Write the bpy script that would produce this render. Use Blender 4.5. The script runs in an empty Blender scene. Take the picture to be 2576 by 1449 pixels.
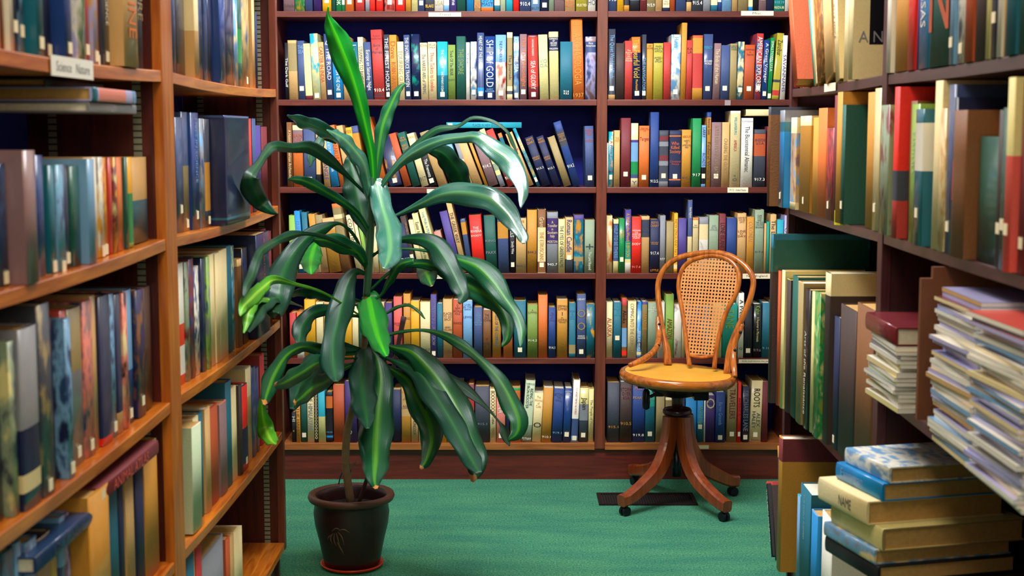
import bpy, bmesh, math, random
from mathutils import Vector, Matrix
random.seed(7)
S = bpy.context.scene
COL = S.collection

# ------------------------------------------------------------------ camera, world, lights, exposure
FPX = 3550.0; PITCH = math.radians(6.34); CAMZ = 1.31; CX = 1288.0; CY = 724.5
cd = bpy.data.cameras.new('camera'); cam = bpy.data.objects.new('camera', cd); COL.objects.link(cam)
cam.location = (0, 0, CAMZ); cam.rotation_euler = (math.pi/2-PITCH, 0, 0)
cd.sensor_width = 36.0; cd.lens = FPX/2576.0*36.0; cd.clip_start = 0.05
cd.dof.use_dof = True; cd.dof.focus_distance = 4.75; cd.dof.aperture_fstop = 6.3
S.camera = cam
S.view_settings.view_transform = 'Standard'; S.view_settings.look = 'None'
S.view_settings.exposure = 0.0; S.view_settings.gamma = 1.0; S.view_settings.use_curve_mapping = False
S.cycles.max_bounces = 6; S.cycles.diffuse_bounces = 3; S.cycles.use_denoising = True
W = bpy.data.worlds.new('world'); S.world = W; W.use_nodes = True
W.node_tree.nodes['Background'].inputs[0].default_value = (0.22, 0.28, 1.0, 1)
W.node_tree.nodes['Background'].inputs[1].default_value = 0.10
def area(name, loc, target, size, size_y, power, col):
    ld = bpy.data.lights.new(name, 'AREA'); ld.shape = 'RECTANGLE'; ld.size = size; ld.size_y = size_y
    ld.energy = power; ld.color = col
    o = bpy.data.objects.new(name, ld); COL.objects.link(o); o.location = loc
    o.rotation_euler = (Vector(target)-Vector(loc)).to_track_quat('-Z', 'Y').to_euler()
    return o
area('ceiling_lamp_back', (-0.1, 3.7, 2.72), (-0.1, 4.35, 0.9), 1.5, 0.35, 98, (0.92, 0.95, 1.0))
area('ceiling_lamp_aisle', (0.0, 1.8, 2.72), (0.0, 2.3, 0.5), 0.5, 1.8, 31, (1.0, 0.85, 0.64))
area('front_fill', (0.4, -1.4, 2.1), (-0.1, 4.6, 0.9), 1.6, 1.0, 25, (1.0, 0.88, 0.72))  # added warm fill from behind the camera; no window is built there

# ------------------------------------------------------------------ pixel <-> place
cp, sp_ = math.cos(PITCH), math.sin(PITCH)
def project(P):
    dx, dy, dz = P[0], P[1], P[2]-CAMZ
    w = dy*cp - dz*sp_
    return CX + FPX*dx/w, CY - FPX*(dy*sp_+dz*cp)/w
def ray(px, py):
    a = (px-CX)/FPX; b = -(py-CY)/FPX
    return Vector((a, cp+b*sp_, -sp_+b*cp))
def at_d(px, py, D):
    r = ray(px, py); return Vector((0, 0, CAMZ)) + r*(D/r.y)
def at_z(px, py, z):
    r = ray(px, py); return Vector((0, 0, CAMZ)) + r*((z-CAMZ)/r.z)
def on_plane(px, py, P0, n):
    r = ray(px, py); C = Vector((0, 0, CAMZ))
    return C + r*((Vector(P0)-C).dot(n)/r.dot(n))

# ------------------------------------------------------------------ materials
def lin(h):
    if isinstance(h, str):
        v = [int(h[i:i+2], 16)/255 for i in (0, 2, 4)]
    else: v = h
    return tuple(((c/12.92) if c <= .04045 else ((c+.055)/1.055)**2.4) for c in v) + (1.0,)
MATS = {}
def newmat(name):
    m = bpy.data.materials.new(name); m.use_nodes = True
    return m, m.node_tree, m.node_tree.nodes['Principled BSDF']
def N(t, typ, **kw):
    n = t.nodes.new(typ)
    for k, v in kw.items():
        if hasattr(n, k): setattr(n, k, v)
    return n
def plain(name, hexc, rough=.6, metal=0.0, var=.12, nscale=40, bump=0.0, coat=0.0):
    if name in MATS: return MATS[name]
    m, t, b = newmat(name)
    c = lin(hexc)
    tc = N(t, 'ShaderNodeTexCoord'); nz = N(t, 'ShaderNodeTexNoise'); nz.inputs['Scale'].default_value = nscale
    nz.inputs['Detail'].default_value = 4
    t.links.new(tc.outputs['Object'], nz.inputs['Vector'])
    mx = N(t, 'ShaderNodeMix', data_type='RGBA')
    mx.inputs[6].default_value = tuple(min(1, v*(1-var)) for v in c[:3])+(1,)
    mx.inputs[7].default_value = tuple(min(1, v*(1+var)+.004) for v in c[:3])+(1,)
    t.links.new(nz.outputs['Fac'], mx.inputs[0]); t.links.new(mx.outputs[2], b.inputs['Base Color'])
    b.inputs['Roughness'].default_value = rough; b.inputs['Metallic'].default_value = metal
    b.inputs['Coat Weight'].default_value = coat; b.inputs['Coat Roughness'].default_value = .12
    if bump:
        bp = N(t, 'ShaderNodeBump'); bp.inputs['Strength'].default_value = bump; bp.inputs['Distance'].default_value = .002
        t.links.new(nz.outputs['Fac'], bp.inputs['Height']); t.links.new(bp.outputs[0], b.inputs['Normal'])
    MATS[name] = m; return m
def wood(name, h1, h2, rough=.35, axis=0, sc=1.0):
    if name in MATS: return MATS[name]
    m, t, b = newmat(name)
    tc = N(t, 'ShaderNodeTexCoord'); mp = N(t, 'ShaderNodeMapping')
    s = [14*sc, 14*sc, 14*sc]; s[axis] = 1.2*sc
    mp.inputs['Scale'].default_value = s
    nz = N(t, 'ShaderNodeTexNoise'); nz.inputs['Scale'].default_value = 4; nz.inputs['Detail'].default_value = 8; nz.inputs['Distortion'].default_value = .6
    t.links.new(tc.outputs['Object'], mp.inputs[0]); t.links.new(mp.outputs[0], nz.inputs['Vector'])
    cr = N(t, 'ShaderNodeValToRGB'); cr.color_ramp.elements[0].position = .3; cr.color_ramp.elements[1].position = .7
    cr.color_ramp.elements[0].color = lin(h1); cr.color_ramp.elements[1].color = lin(h2)
    t.links.new(nz.outputs['Fac'], cr.inputs[0]); t.links.new(cr.outputs[0], b.inputs['Base Color'])
    b.inputs['Roughness'].default_value = rough
    b.inputs['Coat Weight'].default_value = .25; b.inputs['Coat Roughness'].default_value = .2
    MATS[name] = m; return m
PAL = {
'tn': ('tan', 'CFA468'), 'cr': ('cream', 'EAD6A0'), 'wh': ('white', 'ECE8DA'), 'iv': ('pale yellow', 'DFD48E'), 'nv': ('navy', '141E48'),
'bl': ('blue', '1A3C80'), 'sl': ('slate blue', '24406C'), 'dn': ('dark teal', '0C3A4C'), 'sb': ('bright blue', '1486C8'), 'lb': ('light blue', '72A4D0'), 'gb': ('grey blue', '3C4E7C'), 'rd': ('red', 'BE3630'), 'br': ('bright red', 'EE200E'),
'mr': ('maroon', '74242C'), 'bn': ('brown', '7E4E24'), 'db': ('dark brown', '3E2C28'), 'gn': ('green', '128A4A'), 'dg': ('dark green', '14564A'),
'og': ('olive green', '7A9440'), 'ol': ('olive', 'AFA234'), 'tl': ('teal', '14687E'), 'aq': ('aqua', '20A4BA'), 'tq': ('turquoise', '109884'),
'gy': ('grey', '858890'), 'dk': ('dark grey', '3A3E4C'), 'or': ('orange', 'DE7028'), 'rs': ('rust', 'B84E20'), 'yl': ('yellow', 'E8A818'),
'mu': ('mustard', 'C88A2C'), 'pu': ('purple', '3C2468'), 'vi': ('violet', '4C3C88'), 'bk': ('black', '0C0C18'), 'pk': ('pink', 'E88474'),
'sg': ('sage green', '8A9C80'), 'lg': ('lime green', '8CB84C'), 'py': ('pale green', 'BCCCA8'), 'kh': ('khaki', '9C8858'), 'mv': ('mauve', '8C6C70'),
'lv': ('lavender', 'B0AEE0'), 'co': ('coral', 'E25A50')}
def pcol(c): return PAL[c][1]
def book_mat(c, g=False):
    return plain('cover_%s_%s' % (PAL[c][0].replace(' ', '_'), 'gloss' if g else 'cloth'), pcol(c), rough=.3 if g else .62,
                 var=.10, nscale=25 if g else 220, bump=0 if g else .25, coat=.22 if g else 0)
def art_mat(cs, g=True):
    nm = 'jacket_art_'+'_'.join(cs)
    if nm in MATS: return MATS[nm]
    m, t, b = newmat(nm)
    tc = N(t, 'ShaderNodeTexCoord'); mp = N(t, 'ShaderNodeMapping'); mp.inputs['Scale'].default_value = (1, 1, .55)
    mp.inputs['Location'].default_value = (random.random()*9, 0, random.random()*9)
    nz = N(t, 'ShaderNodeTexNoise'); nz.inputs['Scale'].default_value = 34; nz.inputs['Detail'].default_value = 3
    t.links.new(tc.outputs['Object'], mp.inputs[0]); t.links.new(mp.outputs[0], nz.inputs['Vector'])
    cr = N(t, 'ShaderNodeValToRGB'); cr.color_ramp.interpolation = 'EASE'
    el = cr.color_ramp.elements; el[0].position = .36; el[1].position = .66
    el[0].color = lin(pcol(cs[0])); el[1].color = lin(pcol(cs[-1]))
    if len(cs) > 2: e = el.new(.5); e.color = lin(pcol(cs[1]))
    t.links.new(nz.outputs['Fac'], cr.inputs[0]); t.links.new(cr.outputs[0], b.inputs['Base Color'])
    b.inputs['Roughness'].default_value = .38; b.inputs['Coat Weight'].default_value = .15
    MATS[nm] = m; return m
def ink(c): return plain('ink_'+PAL[c][0].replace(' ', '_'), pcol(c), rough=.5, var=0)
PAGES = plain('aged_page_edges', 'C49A58', rough=.85, var=.25, nscale=120)
PAGESW = plain('white_page_edges', 'E4DCC6', rough=.8, var=.18, nscale=120)
CARD = plain('label_paper', 'F2E6C4', rough=.7, var=.06)
WOODS = wood('shelf_wood_red', '4E2018', '74342A', .38, 0)
WOODV = wood('upright_wood_red', '54241A', '7A3822', .38, 2)
WOODSY = wood('shelf_wood_orange', '8A3E0E', 'D07A26', .28, 1)
WOODVO = wood('upright_wood_orange', '9A4810', 'D47A22', .35, 2)
WOODP = wood('side_panel_wood', '3A0E0C', '5A1C12', .4, 2)
WOODPR = wood('side_panel_wood_dark', '240A10', '3C141A', .4, 2)
WOODVR = wood('upright_wood_dark', '34121A', '542428', .38, 2)
LEDGE = wood('ledge_wood', '8A4A20', 'B87038', .35, 0)
PAGESM = plain('magazine_page_edges', 'F2F0F0', rough=.6, var=.12, nscale=200)
WOODD = wood('dark_wood', '2E1012', '482024', .35, 1)
NAVY_SHADE = plain('navy_shade_back_board', '101C90', rough=.8, var=.15)  # blue shade of the deep recesses put into the back board colour
def standard_mat():
    m, t, b = newmat('slotted_steel'); tc = N(t, 'ShaderNodeTexCoord'); sx = N(t, 'ShaderNodeSeparateXYZ')
    t.links.new(tc.outputs['Object'], sx.inputs[0])
    mm = N(t, 'ShaderNodeMath', operation='PINGPONG'); mm.inputs[1].default_value = .0063
    t.links.new(sx.outputs[2], mm.inputs[0])
    lt = N(t, 'ShaderNodeMath', operation='LESS_THAN'); lt.inputs[1].default_value = .0015; t.links.new(mm.outputs[0], lt.inputs[0])
    mx = N(t, 'ShaderNodeMix', data_type='RGBA'); mx.inputs[6].default_value = lin('8C8C78'); mx.inputs[7].default_value = lin('141418')
    t.links.new(lt.outputs[0], mx.inputs[0]); t.links.new(mx.outputs[2], b.inputs['Base Color']); b.inputs['Roughness'].default_value = .5
    b.inputs['Metallic'].default_value = .3
    return m
STEEL = standard_mat()

# ------------------------------------------------------------------ object helpers
def link(name, me, mats=(), parent=None):
    o = bpy.data.objects.new(name, me); COL.objects.link(o)
    for m in mats: me.materials.append(m)
    if parent: o.parent = parent
    return o
def from_bm(name, bm, mats, parent=None, smooth=False):
    me = bpy.data.meshes.new(name); bmesh.ops.recalc_face_normals(bm, faces=bm.faces[:])
    bm.to_mesh(me); bm.free()
    if smooth:
        for p in me.polygons: p.use_smooth = True
    return link(name, me, mats if isinstance(mats, (list, tuple)) else [mats], parent)
def tag(o, label, cat, group=None, kind=None):
    if label: o['label'] = label
    if cat: o['category'] = cat
    if group: o['group'] = group
    if kind: o['kind'] = kind
    return o
def empty(name, loc=(0, 0, 0), rz=0, ry=0):
    o = bpy.data.objects.new(name, None); COL.objects.link(o); o.location = loc; o.rotation_euler = (0, ry, rz); o.empty_display_size = .1
    return o
def bx(bm, x0, x1, y0, y1, z0, z1, mi=0):
    v = [bm.verts.new((x, y, z)) for z in (z0, z1) for y in (y0, y1) for x in (x0, x1)]
    for f in ((0, 1, 5, 4), (1, 3, 7, 5), (3, 2, 6, 7), (2, 0, 4, 6), (4, 5, 7, 6), (0, 2, 3, 1)):
        bm.faces.new([v[i] for i in f]).material_index = mi
def box(name, x0, x1, y0, y1, z0, z1, mat, parent=None, bev=0):
    bm = bmesh.new(); bx(bm, x0, x1, y0, y1, z0, z1)
    if bev: bmesh.ops.bevel(bm, geom=bm.edges[:], offset=bev, segments=2, affect='EDGES', profile=.5)
    return from_bm(name, bm, mat, parent)
def crom(pts, n):
    P = [Vector(p) for p in pts]; out = []
    P = [P[0]*2-P[1]] + P + [P[-1]*2-P[-2]]
    segs = len(P)-3
    for i in range(n):
        u = i/(n-1)*segs; k = min(int(u), segs-1); t = u-k
        a, b, c, d = P[k:k+4]
        out.append(.5*((2*b) + (c-a)*t + (2*a-5*b+4*c-d)*t*t + (3*b-a-3*c+d)*t**3))
    return out
def tube(bm, pts, rad, seg=10, n=None, closed=False, flat=1.0):
    """swept round bar; rad number or list along pts"""
    pr = [(Vector(p).to_4d() if 0 else Vector(p)) for p in pts]
    R = rad if isinstance(rad, (list, tuple)) else [rad]*len(pr)
    if n:
        q = crom([Vector((p.x, p.y, p.z)) for p in pr], n)
        rr = [c.x for c in crom([Vector((r, 0, 0)) for r in R], n)]
        pr, R = q, rr
    rings = []; up = Vector((0.31, 0.11, 1)).normalized(); prev = None
    for i, p in enumerate(pr):
        if closed: T = (pr[(i+1) % len(pr)]-pr[i-1]).normalized()
        else: T = (pr[min(i+1, len(pr)-1)]-pr[max(i-1, 0)]).normalized()
        if prev is None:
            A = T.cross(up).normalized()
        else:
            A = (prev-T*prev.dot(T)).normalized()
        prev = A; B = T.cross(A)
        rings.append([bm.verts.new(p+(A*math.cos(2*math.pi*k/seg)+B*math.sin(2*math.pi*k/seg)*flat)*R[i]) for k in range(seg)])
    m = len(rings)
    for i in range(m if closed else m-1):
        a, b = rings[i], rings[(i+1) % m]
        for k in range(seg): bm.faces.new((a[k], a[(k+1) % seg], b[(k+1) % seg], b[k]))
    if not closed:
        bm.faces.new(rings[0][::-1]); bm.faces.new(rings[-1])
def lathe(bm, prof, c=(0, 0, 0), seg=32, mi=0, cap=True):
    rings = []
    for r, z in prof:
        rings.append([bm.verts.new((c[0]+r*math.cos(2*math.pi*k/seg), c[1]+r*math.sin(2*math.pi*k/seg), c[2]+z)) for k in range(seg)])
    for a, b in zip(rings, rings[1:]):
        for k in range(seg): bm.faces.new((a[k], a[(k+1) % seg], b[(k+1) % seg], b[k])).material_index = mi
    if cap:
        bm.faces.new(rings[0][::-1]).material_index = mi; bm.faces.new(rings[-1]).material_index = mi
TEXTS = []
def text_obj(parent, body, c, cx, y, cz, vert, w, h, name='lettering', flat=False):
    """lettering on the spine; sized after all exist.  vert: reads top to bottom"""
    cu = bpy.data.curves.new(name, 'FONT'); cu.body = body; cu.resolution_u = 2; cu.size = 1
    cu.align_x = 'CENTER'; cu.align_y = 'CENTER'; cu.space_line = .85
    cu.materials.append(ink(c))
    o = bpy.data.objects.new(name, cu); COL.objects.link(o); o.parent = parent
    if flat == 'up':
        M = Matrix.Identity(3)
    elif vert: M = Matrix(((0, 1, 0), (0, 0, -1), (-1, 0, 0)))
    else: M = Matrix(((1, 0, 0), (0, 0, -1), (0, 1, 0)))
    TEXTS.append((o, M, Vector((cx, y, cz)), w, h))
    return o
# ------------------------------------------------------------------ book builder (spine faces local -Y, thickness along +X, height +Z)
def make_book(name, w, h, d, col, bands=(), art=None, gloss=False, patch=None, texts=(), hard=True, label_c='wh'):
    bul = min(.0035, w*.10) if hard else w*.03
    t = .0026 if hard else .0008
    t = min(t, w*.2)
    zs = {0.0, h}
    for a, b, c in bands: zs.add(h*(1-a)); zs.add(h*(1-b))
    zs = sorted(zs)
    mats = []; idx = {}
    def mi(m):
        if m.name not in idx: idx[m.name] = len(mats); mats.append(m)
        return idx[m.name]
    base = art_mat(art) if art else book_mat(col, gloss)
    mi(base)
    ns = 6 if w > .012 else 4
    outer = [(0, d), (0, 0)] if hard else [(0, d), (0, 0)]
    arc = []
    for k in range(1, ns):
        a = math.pi*k/ns; arc.append((w/2-w/2*math.cos(a), -bul*math.sin(a)))
    outer = [(0, d), (0, 0)]+arc+[(w, 0), (w, d)]
    inner = [(w-t, d), (w-t, t), (t, t), (t, d)]
    prof = outer+inner; no = len(outer)
    bm = bmesh.new(); rings = []
    jit = .0
    for z in zs: rings.append([bm.verts.new((x, y, z)) for x, y in prof])
    n = len(prof)
    for i, (r0, r1) in enumerate(zip(rings, rings[1:])):
        zm = (zs[i]+zs[i+1])/2; f = 1-zm/h; m = mi(base)
        for a, b, c in bands:
            if a <= f <= b: m = mi(book_mat(c, gloss))
        for k in range(n):
            fc = bm.faces.new((r0[k], r0[(k+1) % n], r1[(k+1) % n], r1[k])); fc.material_index = m
            if 1 <= k < no-2: fc.smooth = True
    for r, mm in ((rings[0], 0), (rings[-1], 0)):
        # C-shaped cap split in simple pieces
        o = r[:no]; i4 = r[no:]
        mx = bm.faces.new((o[0], o[1], i4[2], i4[3])); my = bm.faces.new((o[-1], o[-2], i4[1], i4[0]))
        mz = bm.faces.new(o[1:-1]+[i4[1], i4[2]])
    bmesh.ops.recalc_face_normals(bm, faces=bm.faces[:])
    me = bpy.data.meshes.new(name); bm.to_mesh(me); bm.free()
    root = link(name, me, mats)
    ins = .003 if hard else 0.0002
    pg = box('page_block', t, w-t, t, d-.003, ins, h-ins, PAGES if random.random() < .7 else PAGESW, root)
    if patch is not None:
        zc = h*(1-patch/100.0); ph = .0085 if h > .15 else .006; pw = min(w*.62, .016)
        x0 = w/2-pw/2
        if w < .016: pw = w*.8; x0 = w*.1
        s = box('spine_label', x0, x0+pw, -bul-.0007, -bul*.5, zc-ph, zc+ph, CARD, root)
        s['label'] = 'white call number label'
    for kind, a, b, c, body in texts:
        body = body.replace('_', ' ').replace('/', '\n')
        zc = h*(1-(a+b)/200.0); zh = h*(b-a)/100.0
        text_obj(root, body, c, w/2, -bul-.0009, zc, kind == 'v', w*.9, zh)
    return root

def parse(line):
    tk = line.split(); head = tk[0].split(',')
    B = dict(xl=float(head[0]), xr=float(head[1]), col=head[3], bands=[], art=None, gloss=False, patch=None, texts=[], L=0, o=None, dep=None, hard=True, cover=None)
    B['yt'] = None if head[2][0] == 'h' else float(head[2])
    B['hh'] = float(head[2][1:])/100 if head[2][0] == 'h' else None
    for q in tk[1:]:
        k = q[0]
        if k == 'L': B['L'] = float(q[1:])
        elif k == 'p': B['patch'] = float(q[1:])
        elif k == 'g': B['gloss'] = True
        elif k == 's': B['hard'] = False
        elif k == 'o': B['o'] = float(q[1:])/100
        elif k == 'd': B['dep'] = float(q[1:])/100
        elif k == 'a': B['art'] = q[2:].split(':')
        elif k == 'C': B['cover'] = q[2:].split(':')
        elif k == 'b':
            r, c = q[1:].split(':'); a, b = r.split('-'); B['bands'].append((float(a)/100, float(b)/100, c))
        elif k in 'vh':
            r, c, body = q[1:].split(':', 2); a, b = r.split('-'); B['texts'].append((k, float(a), float(b), c, body))
    return B
ORD = ['', 'first', 'second', 'third', 'fourth', 'fifth', 'sixth', 'seventh', 'eighth', 'ninth', 'tenth', 'eleventh', 'twelfth', 'thirteenth', 'fourteenth',
 'fifteenth', 'sixteenth', 'seventeenth', 'eighteenth', 'nineteenth', 'twentieth']
def ordn(n):
    if n <= 20: return ORD[n]
    t = ['', '', 'twenty', 'thirty', 'forty', 'fifty'][n//10]
    return t+'-'+ORD[n % 10] if n % 10 else {30: 'thirtieth', 40: 'fortieth', 50: 'fiftieth'}[n]
LABELS = {}
ROWS = []
def shelf_row(data, where, group, O, e, z, rec=.02, depth=.17, sag=None, minw=.006, rng=(-1.5, 3.5), lim=(-9, 9), ztop=9):
    """data: text; O: point on the front plane; e: unit direction (left to right seen from the front)"""
    e = Vector((e[0], e[1], 0)).normalized(); n = Vector((-e.y, e.x, 0)); rz = math.atan2(e.y, e.x)
    x0 = y0 = 0.0; sc = 1.0; books = []
    for line in data.strip().splitlines():
        line = line.strip()
        if not line: continue
        if line[0] == '@': x0, y0, sc = [float(v) for v in line[1:].split(',')]; continue
        B = parse(line); B['xl'] = x0+B['xl']/sc; B['xr'] = x0+B['xr']/sc; B['L'] /= sc
        if B['yt'] is not None: B['yt'] = y0+B['yt']/sc
        books.append(B)
    O = Vector(O)
    def solve(px, zz, rc):
        lo, hi = rng
        f = lambda s: project((O+e*s+n*rc).to_3d()*1.0+Vector((0, 0, zz)))[0]-px
        flo = f(lo)
        for _ in range(40):
            m = (lo+hi)/2
            if (f(m) > 0) == (flo > 0): lo = m
            else: hi = m
        return (lo+hi)/2
    made = []; prev = lim[0]
    for B in books:
        rc0 = rec
        rc = rec+random.uniform(-.004, .006) if B['o'] is None else B['o']
        sl = solve(B['xl'], z, rc0); sr = solve(B['xr'], z, rc0)
        if sl < prev+.0004: sl = prev+.0004
        if sr-sl < minw: sr = sl+minw
        if sr > lim[1]-.001: sr = lim[1]-.001
        if sr-sl < minw*.8: continue
        prev = sr
        zz = z+(max(sag(sl), sag(sr))+.0003 if sag else 0)
        sm = (sl+sr)/2; P = O+e*sm+n*rc
        if B['yt'] is not None:
            lo, hi = z, z+.6
            for _ in range(30):
                m = (lo+hi)/2
                if project(Vector((P.x, P.y, m)))[1] > B['yt']: lo = m
                else: hi = m
            H = lo-zz
        else: H = B['hh']
        H = max(.10, min(H, ztop-zz-.003))
        th = 0
        if B['L']:
            st = solve(B['xl']+B['L'], z+H, rc)-solve(B['xl'], z, rc)
            # keep verticals vertical: remove the part of the shift that is perspective
            th = math.atan2(st, H)
        w = (sr-sl-.0008)*math.cos(th); hL = H/math.cos(th)-(w*abs(math.tan(th)) if th else 0)*.9
        d = B['dep'] or depth*random.uniform(.82, 1.05)
        r = make_book('book', w, hL, d, B['col'], B['bands'], B['art'], B['gloss'], B['patch'], B['texts'], B['hard'])
        loc = O+e*sl+n*rc; loc.z = zz+.0003
        if B['cover']:
            c = B['cover']; y0, y1, z0, z1 = [float(v) for v in c[1:5]]
            q = box('cover_picture', w+.0001, w+.0007, d*y0+.004, d*y1, hL*z0, hL*z1-.001, book_mat(c[0], True), r)
            if len(c) > 5: text_obj(r, c[5].replace('/', '\n').replace('_', ' '), c[6], 0, 0, 0, 'side', d*.7, .03 if '/' not in c[5] else .06).parent = r; TEXTS[-1] = (TEXTS[-1][0], Matrix(((0, 0, 1), (1, 0, 0), (0, 1, 0))), Vector((w+.0012, d*.17, hL*(.33 if z1 > .99 else .8))), d*.24, .024 if '/' not in c[5] else .05)
        if th > 0: loc.z += w*math.sin(th)
        r.location = loc; r.rotation_euler = (0, th, rz)
        made.append((B, r, w, hL, th, sl))
    ROWS.append((made, where, group))
def finish_labels():
    used = set(); short = {'short': 'short', 'tall': 'tall'}
    def colname(B):
        if B['art']:
            a, b = PAL[B['art'][0]][0], PAL[B['art'][-1]][0]
            return (a+' and '+b) if a != b else a+' patterned'
        f = [c for a, b, c in B['bands'] if b-a > .9]
        base = f[0] if f else B['col']
        oth = [c for a, b, c in B['bands'] if c != base and .12 < b-a <= .9]
        if oth: return PAL[base][0]+' and '+PAL[oth[0]][0]
        return PAL[base][0]
    def seen(o):
        return True
    for made, where, group in ROWS:
        if not made: continue
        hs = sorted(m[3] for m in made); med = hs[len(hs)//2]
        names = [colname(m[0]) for m in made]; n = len(made); core = []
        for i, (B, r, w, h, th, sl) in enumerate(made):
            sz = 'tall' if h > med*1.13 else 'short' if h < med*.85 else ''
            tk = 'thick' if w > .045 else 'slim' if w < .017 else ''
            lean = 'leaning' if abs(th) > .12 else ''
            core.append(' '.join(x for x in (sz, tk, lean, names[i], 'book') if x))
        def uniq(L): return [L.count(x) == 1 for x in L]
        lv1 = ['%s on the %s' % (c, where) for c in core]
        lab_ = [' with white label' if m[0]['patch'] is not None else ' without label' for m in made]
        lv2 = ['%s%s on the %s' % (core[i], lab_[i], where) for i in range(n)]
        lv3 = ['%s right of the %s one on the %s' % (core[i], names[i-1] if i else 'upright', where) for i in range(n)]
        u1, u2, u3 = uniq(lv1), uniq(lv2), uniq(lv3)
        for i, (B, r, w, h, th, sl) in enumerate(made):
            pos = ('leftmost' if i == 0 else 'rightmost' if i == n-1 else ordn(i+1)+' from left' if i < n/2 else ordn(n-i)+' from right')
            if u1[i]: l = lv1[i]
            elif u2[i] and len(lv2[i].split()) <= 16: l = lv2[i]
            elif u3[i] and i and len(lv3[i].split()) <= 16: l = lv3[i]
            else:
                l = '%s, %s on the %s' % (core[i], pos, where)
                if len(l.split()) > 16: l = '%s book, %s on %s' % (names[i], pos, where)
            if len(l.split()) > 16: l = l.replace(' on the ', ', ').replace(' of ', ', ')
            if l in used: l = '%s book, %s on %s' % (names[i], pos, where)
            used.add(l); tag(r, l, 'book', group)
# ------------------------------------------------------------------ the books, shelf by shelf (left,right,top as read off the photo; colour; details)
BACK = {}
BACK['L1'] = '''
@700,0,5.574
75,235,h23,mv h88-95:db:Richards
238,375,h21,yl a:iv:gn:yl
378,485,h22,gb
500,610,h20,pu g p71
622,748,h21,yl b0-72:vi g p82
750,805,h21,dg
810,890,h22,gn v40-90:wh:GUIDEBOOK
888,940,h20,gn p84
940,1062,h21,or g p84
1083,1210,h20,rd b0-70:sg p80
1222,1285,h19,gy b0-80:pk
1285,1360,h20,br b0-76:wh p74
1375,1472,h20,br b0-76:lb p76
1490,1640,h20,rd a:rd:pk:nv p84
1648,1780,h20,br b0-78:kh p84
1788,1865,h21,mu b0-70:vi
1870,1960,h23,iv h85-92:ol:TOUR
1960,2052,h20,gb p85
2060,2190,h21,dk b0-75:lb h88-94:yl:BLAKE
2190,2320,h21,wh h82-90:kh:USA
@1100,0,5.574
90,170,h22,lb b50-90:wh
175,275,h22,vi v40-90:wh:Voyage_home
275,400,h24,dg
410,515,h22,sb
518,612,h20,tn h85-95:or:N
615,790,h24,sb b94-100:or h80-92:nv:SO_I/MAST
800,882,h21,tl b75-90:cr
885,960,h22,py
965,1060,h22,aq b0-70:py
1062,1150,h21,br b0-60:wh
1155,1312,h24,gb h86-92:wh:910.4
1312,1442,h22,lb p84 h93-97:nv:BUT
1450,1560,h22,nv p90
1565,1640,h21,sg
1642,1785,h23,mv h75-85:db:THOS
1785,1935,h24,tn h84-94:rs:NEW/HUNT
1945,2105,h22,ol h88-92:cr:SELECTED
2110,2222,h21,wh h80-90:dk:HO
'''
BACK['R1'] = '''
@1500,0,5.05
150,262,h23,gb h78-84:wh:915
265,350,h22,yl
352,420,h21,bk b90-100:mu
425,550,h22,lb b82-100:bk p73
555,638,h22,mr p78
640,748,h23,kh h88-93:wh:915.9
750,838,h24,tn
845,932,h22,cr b94-100:nv h82-90:dk:MAX/ABODY
935,1003,h22,rs p72
1012,1140,h23,gb p76
1145,1210,h22,bk b85-100:tn p76
1215,1350,h23,dk h84-90:wh:915.4
1355,1452,h21,gy b0-76:yl
1455,1538,h22,tl b78-90:cr
1540,1592,h21,bl b0-84:wh
1598,1720,h22,lb p78
1722,1795,h21,tn
1800,1925,h23,kh h72-80:dk:MILTON
1930,1992,h21,sb b76-92:cr
1995,2062,h21,bk p76
2065,2160,h22,mv p78
2162,2250,h23,nv
2258,2395,h23,tq h84-88:lb:919.19 h92-96:cr:REDUB
2400,2450,h21,wh
'''
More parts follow.
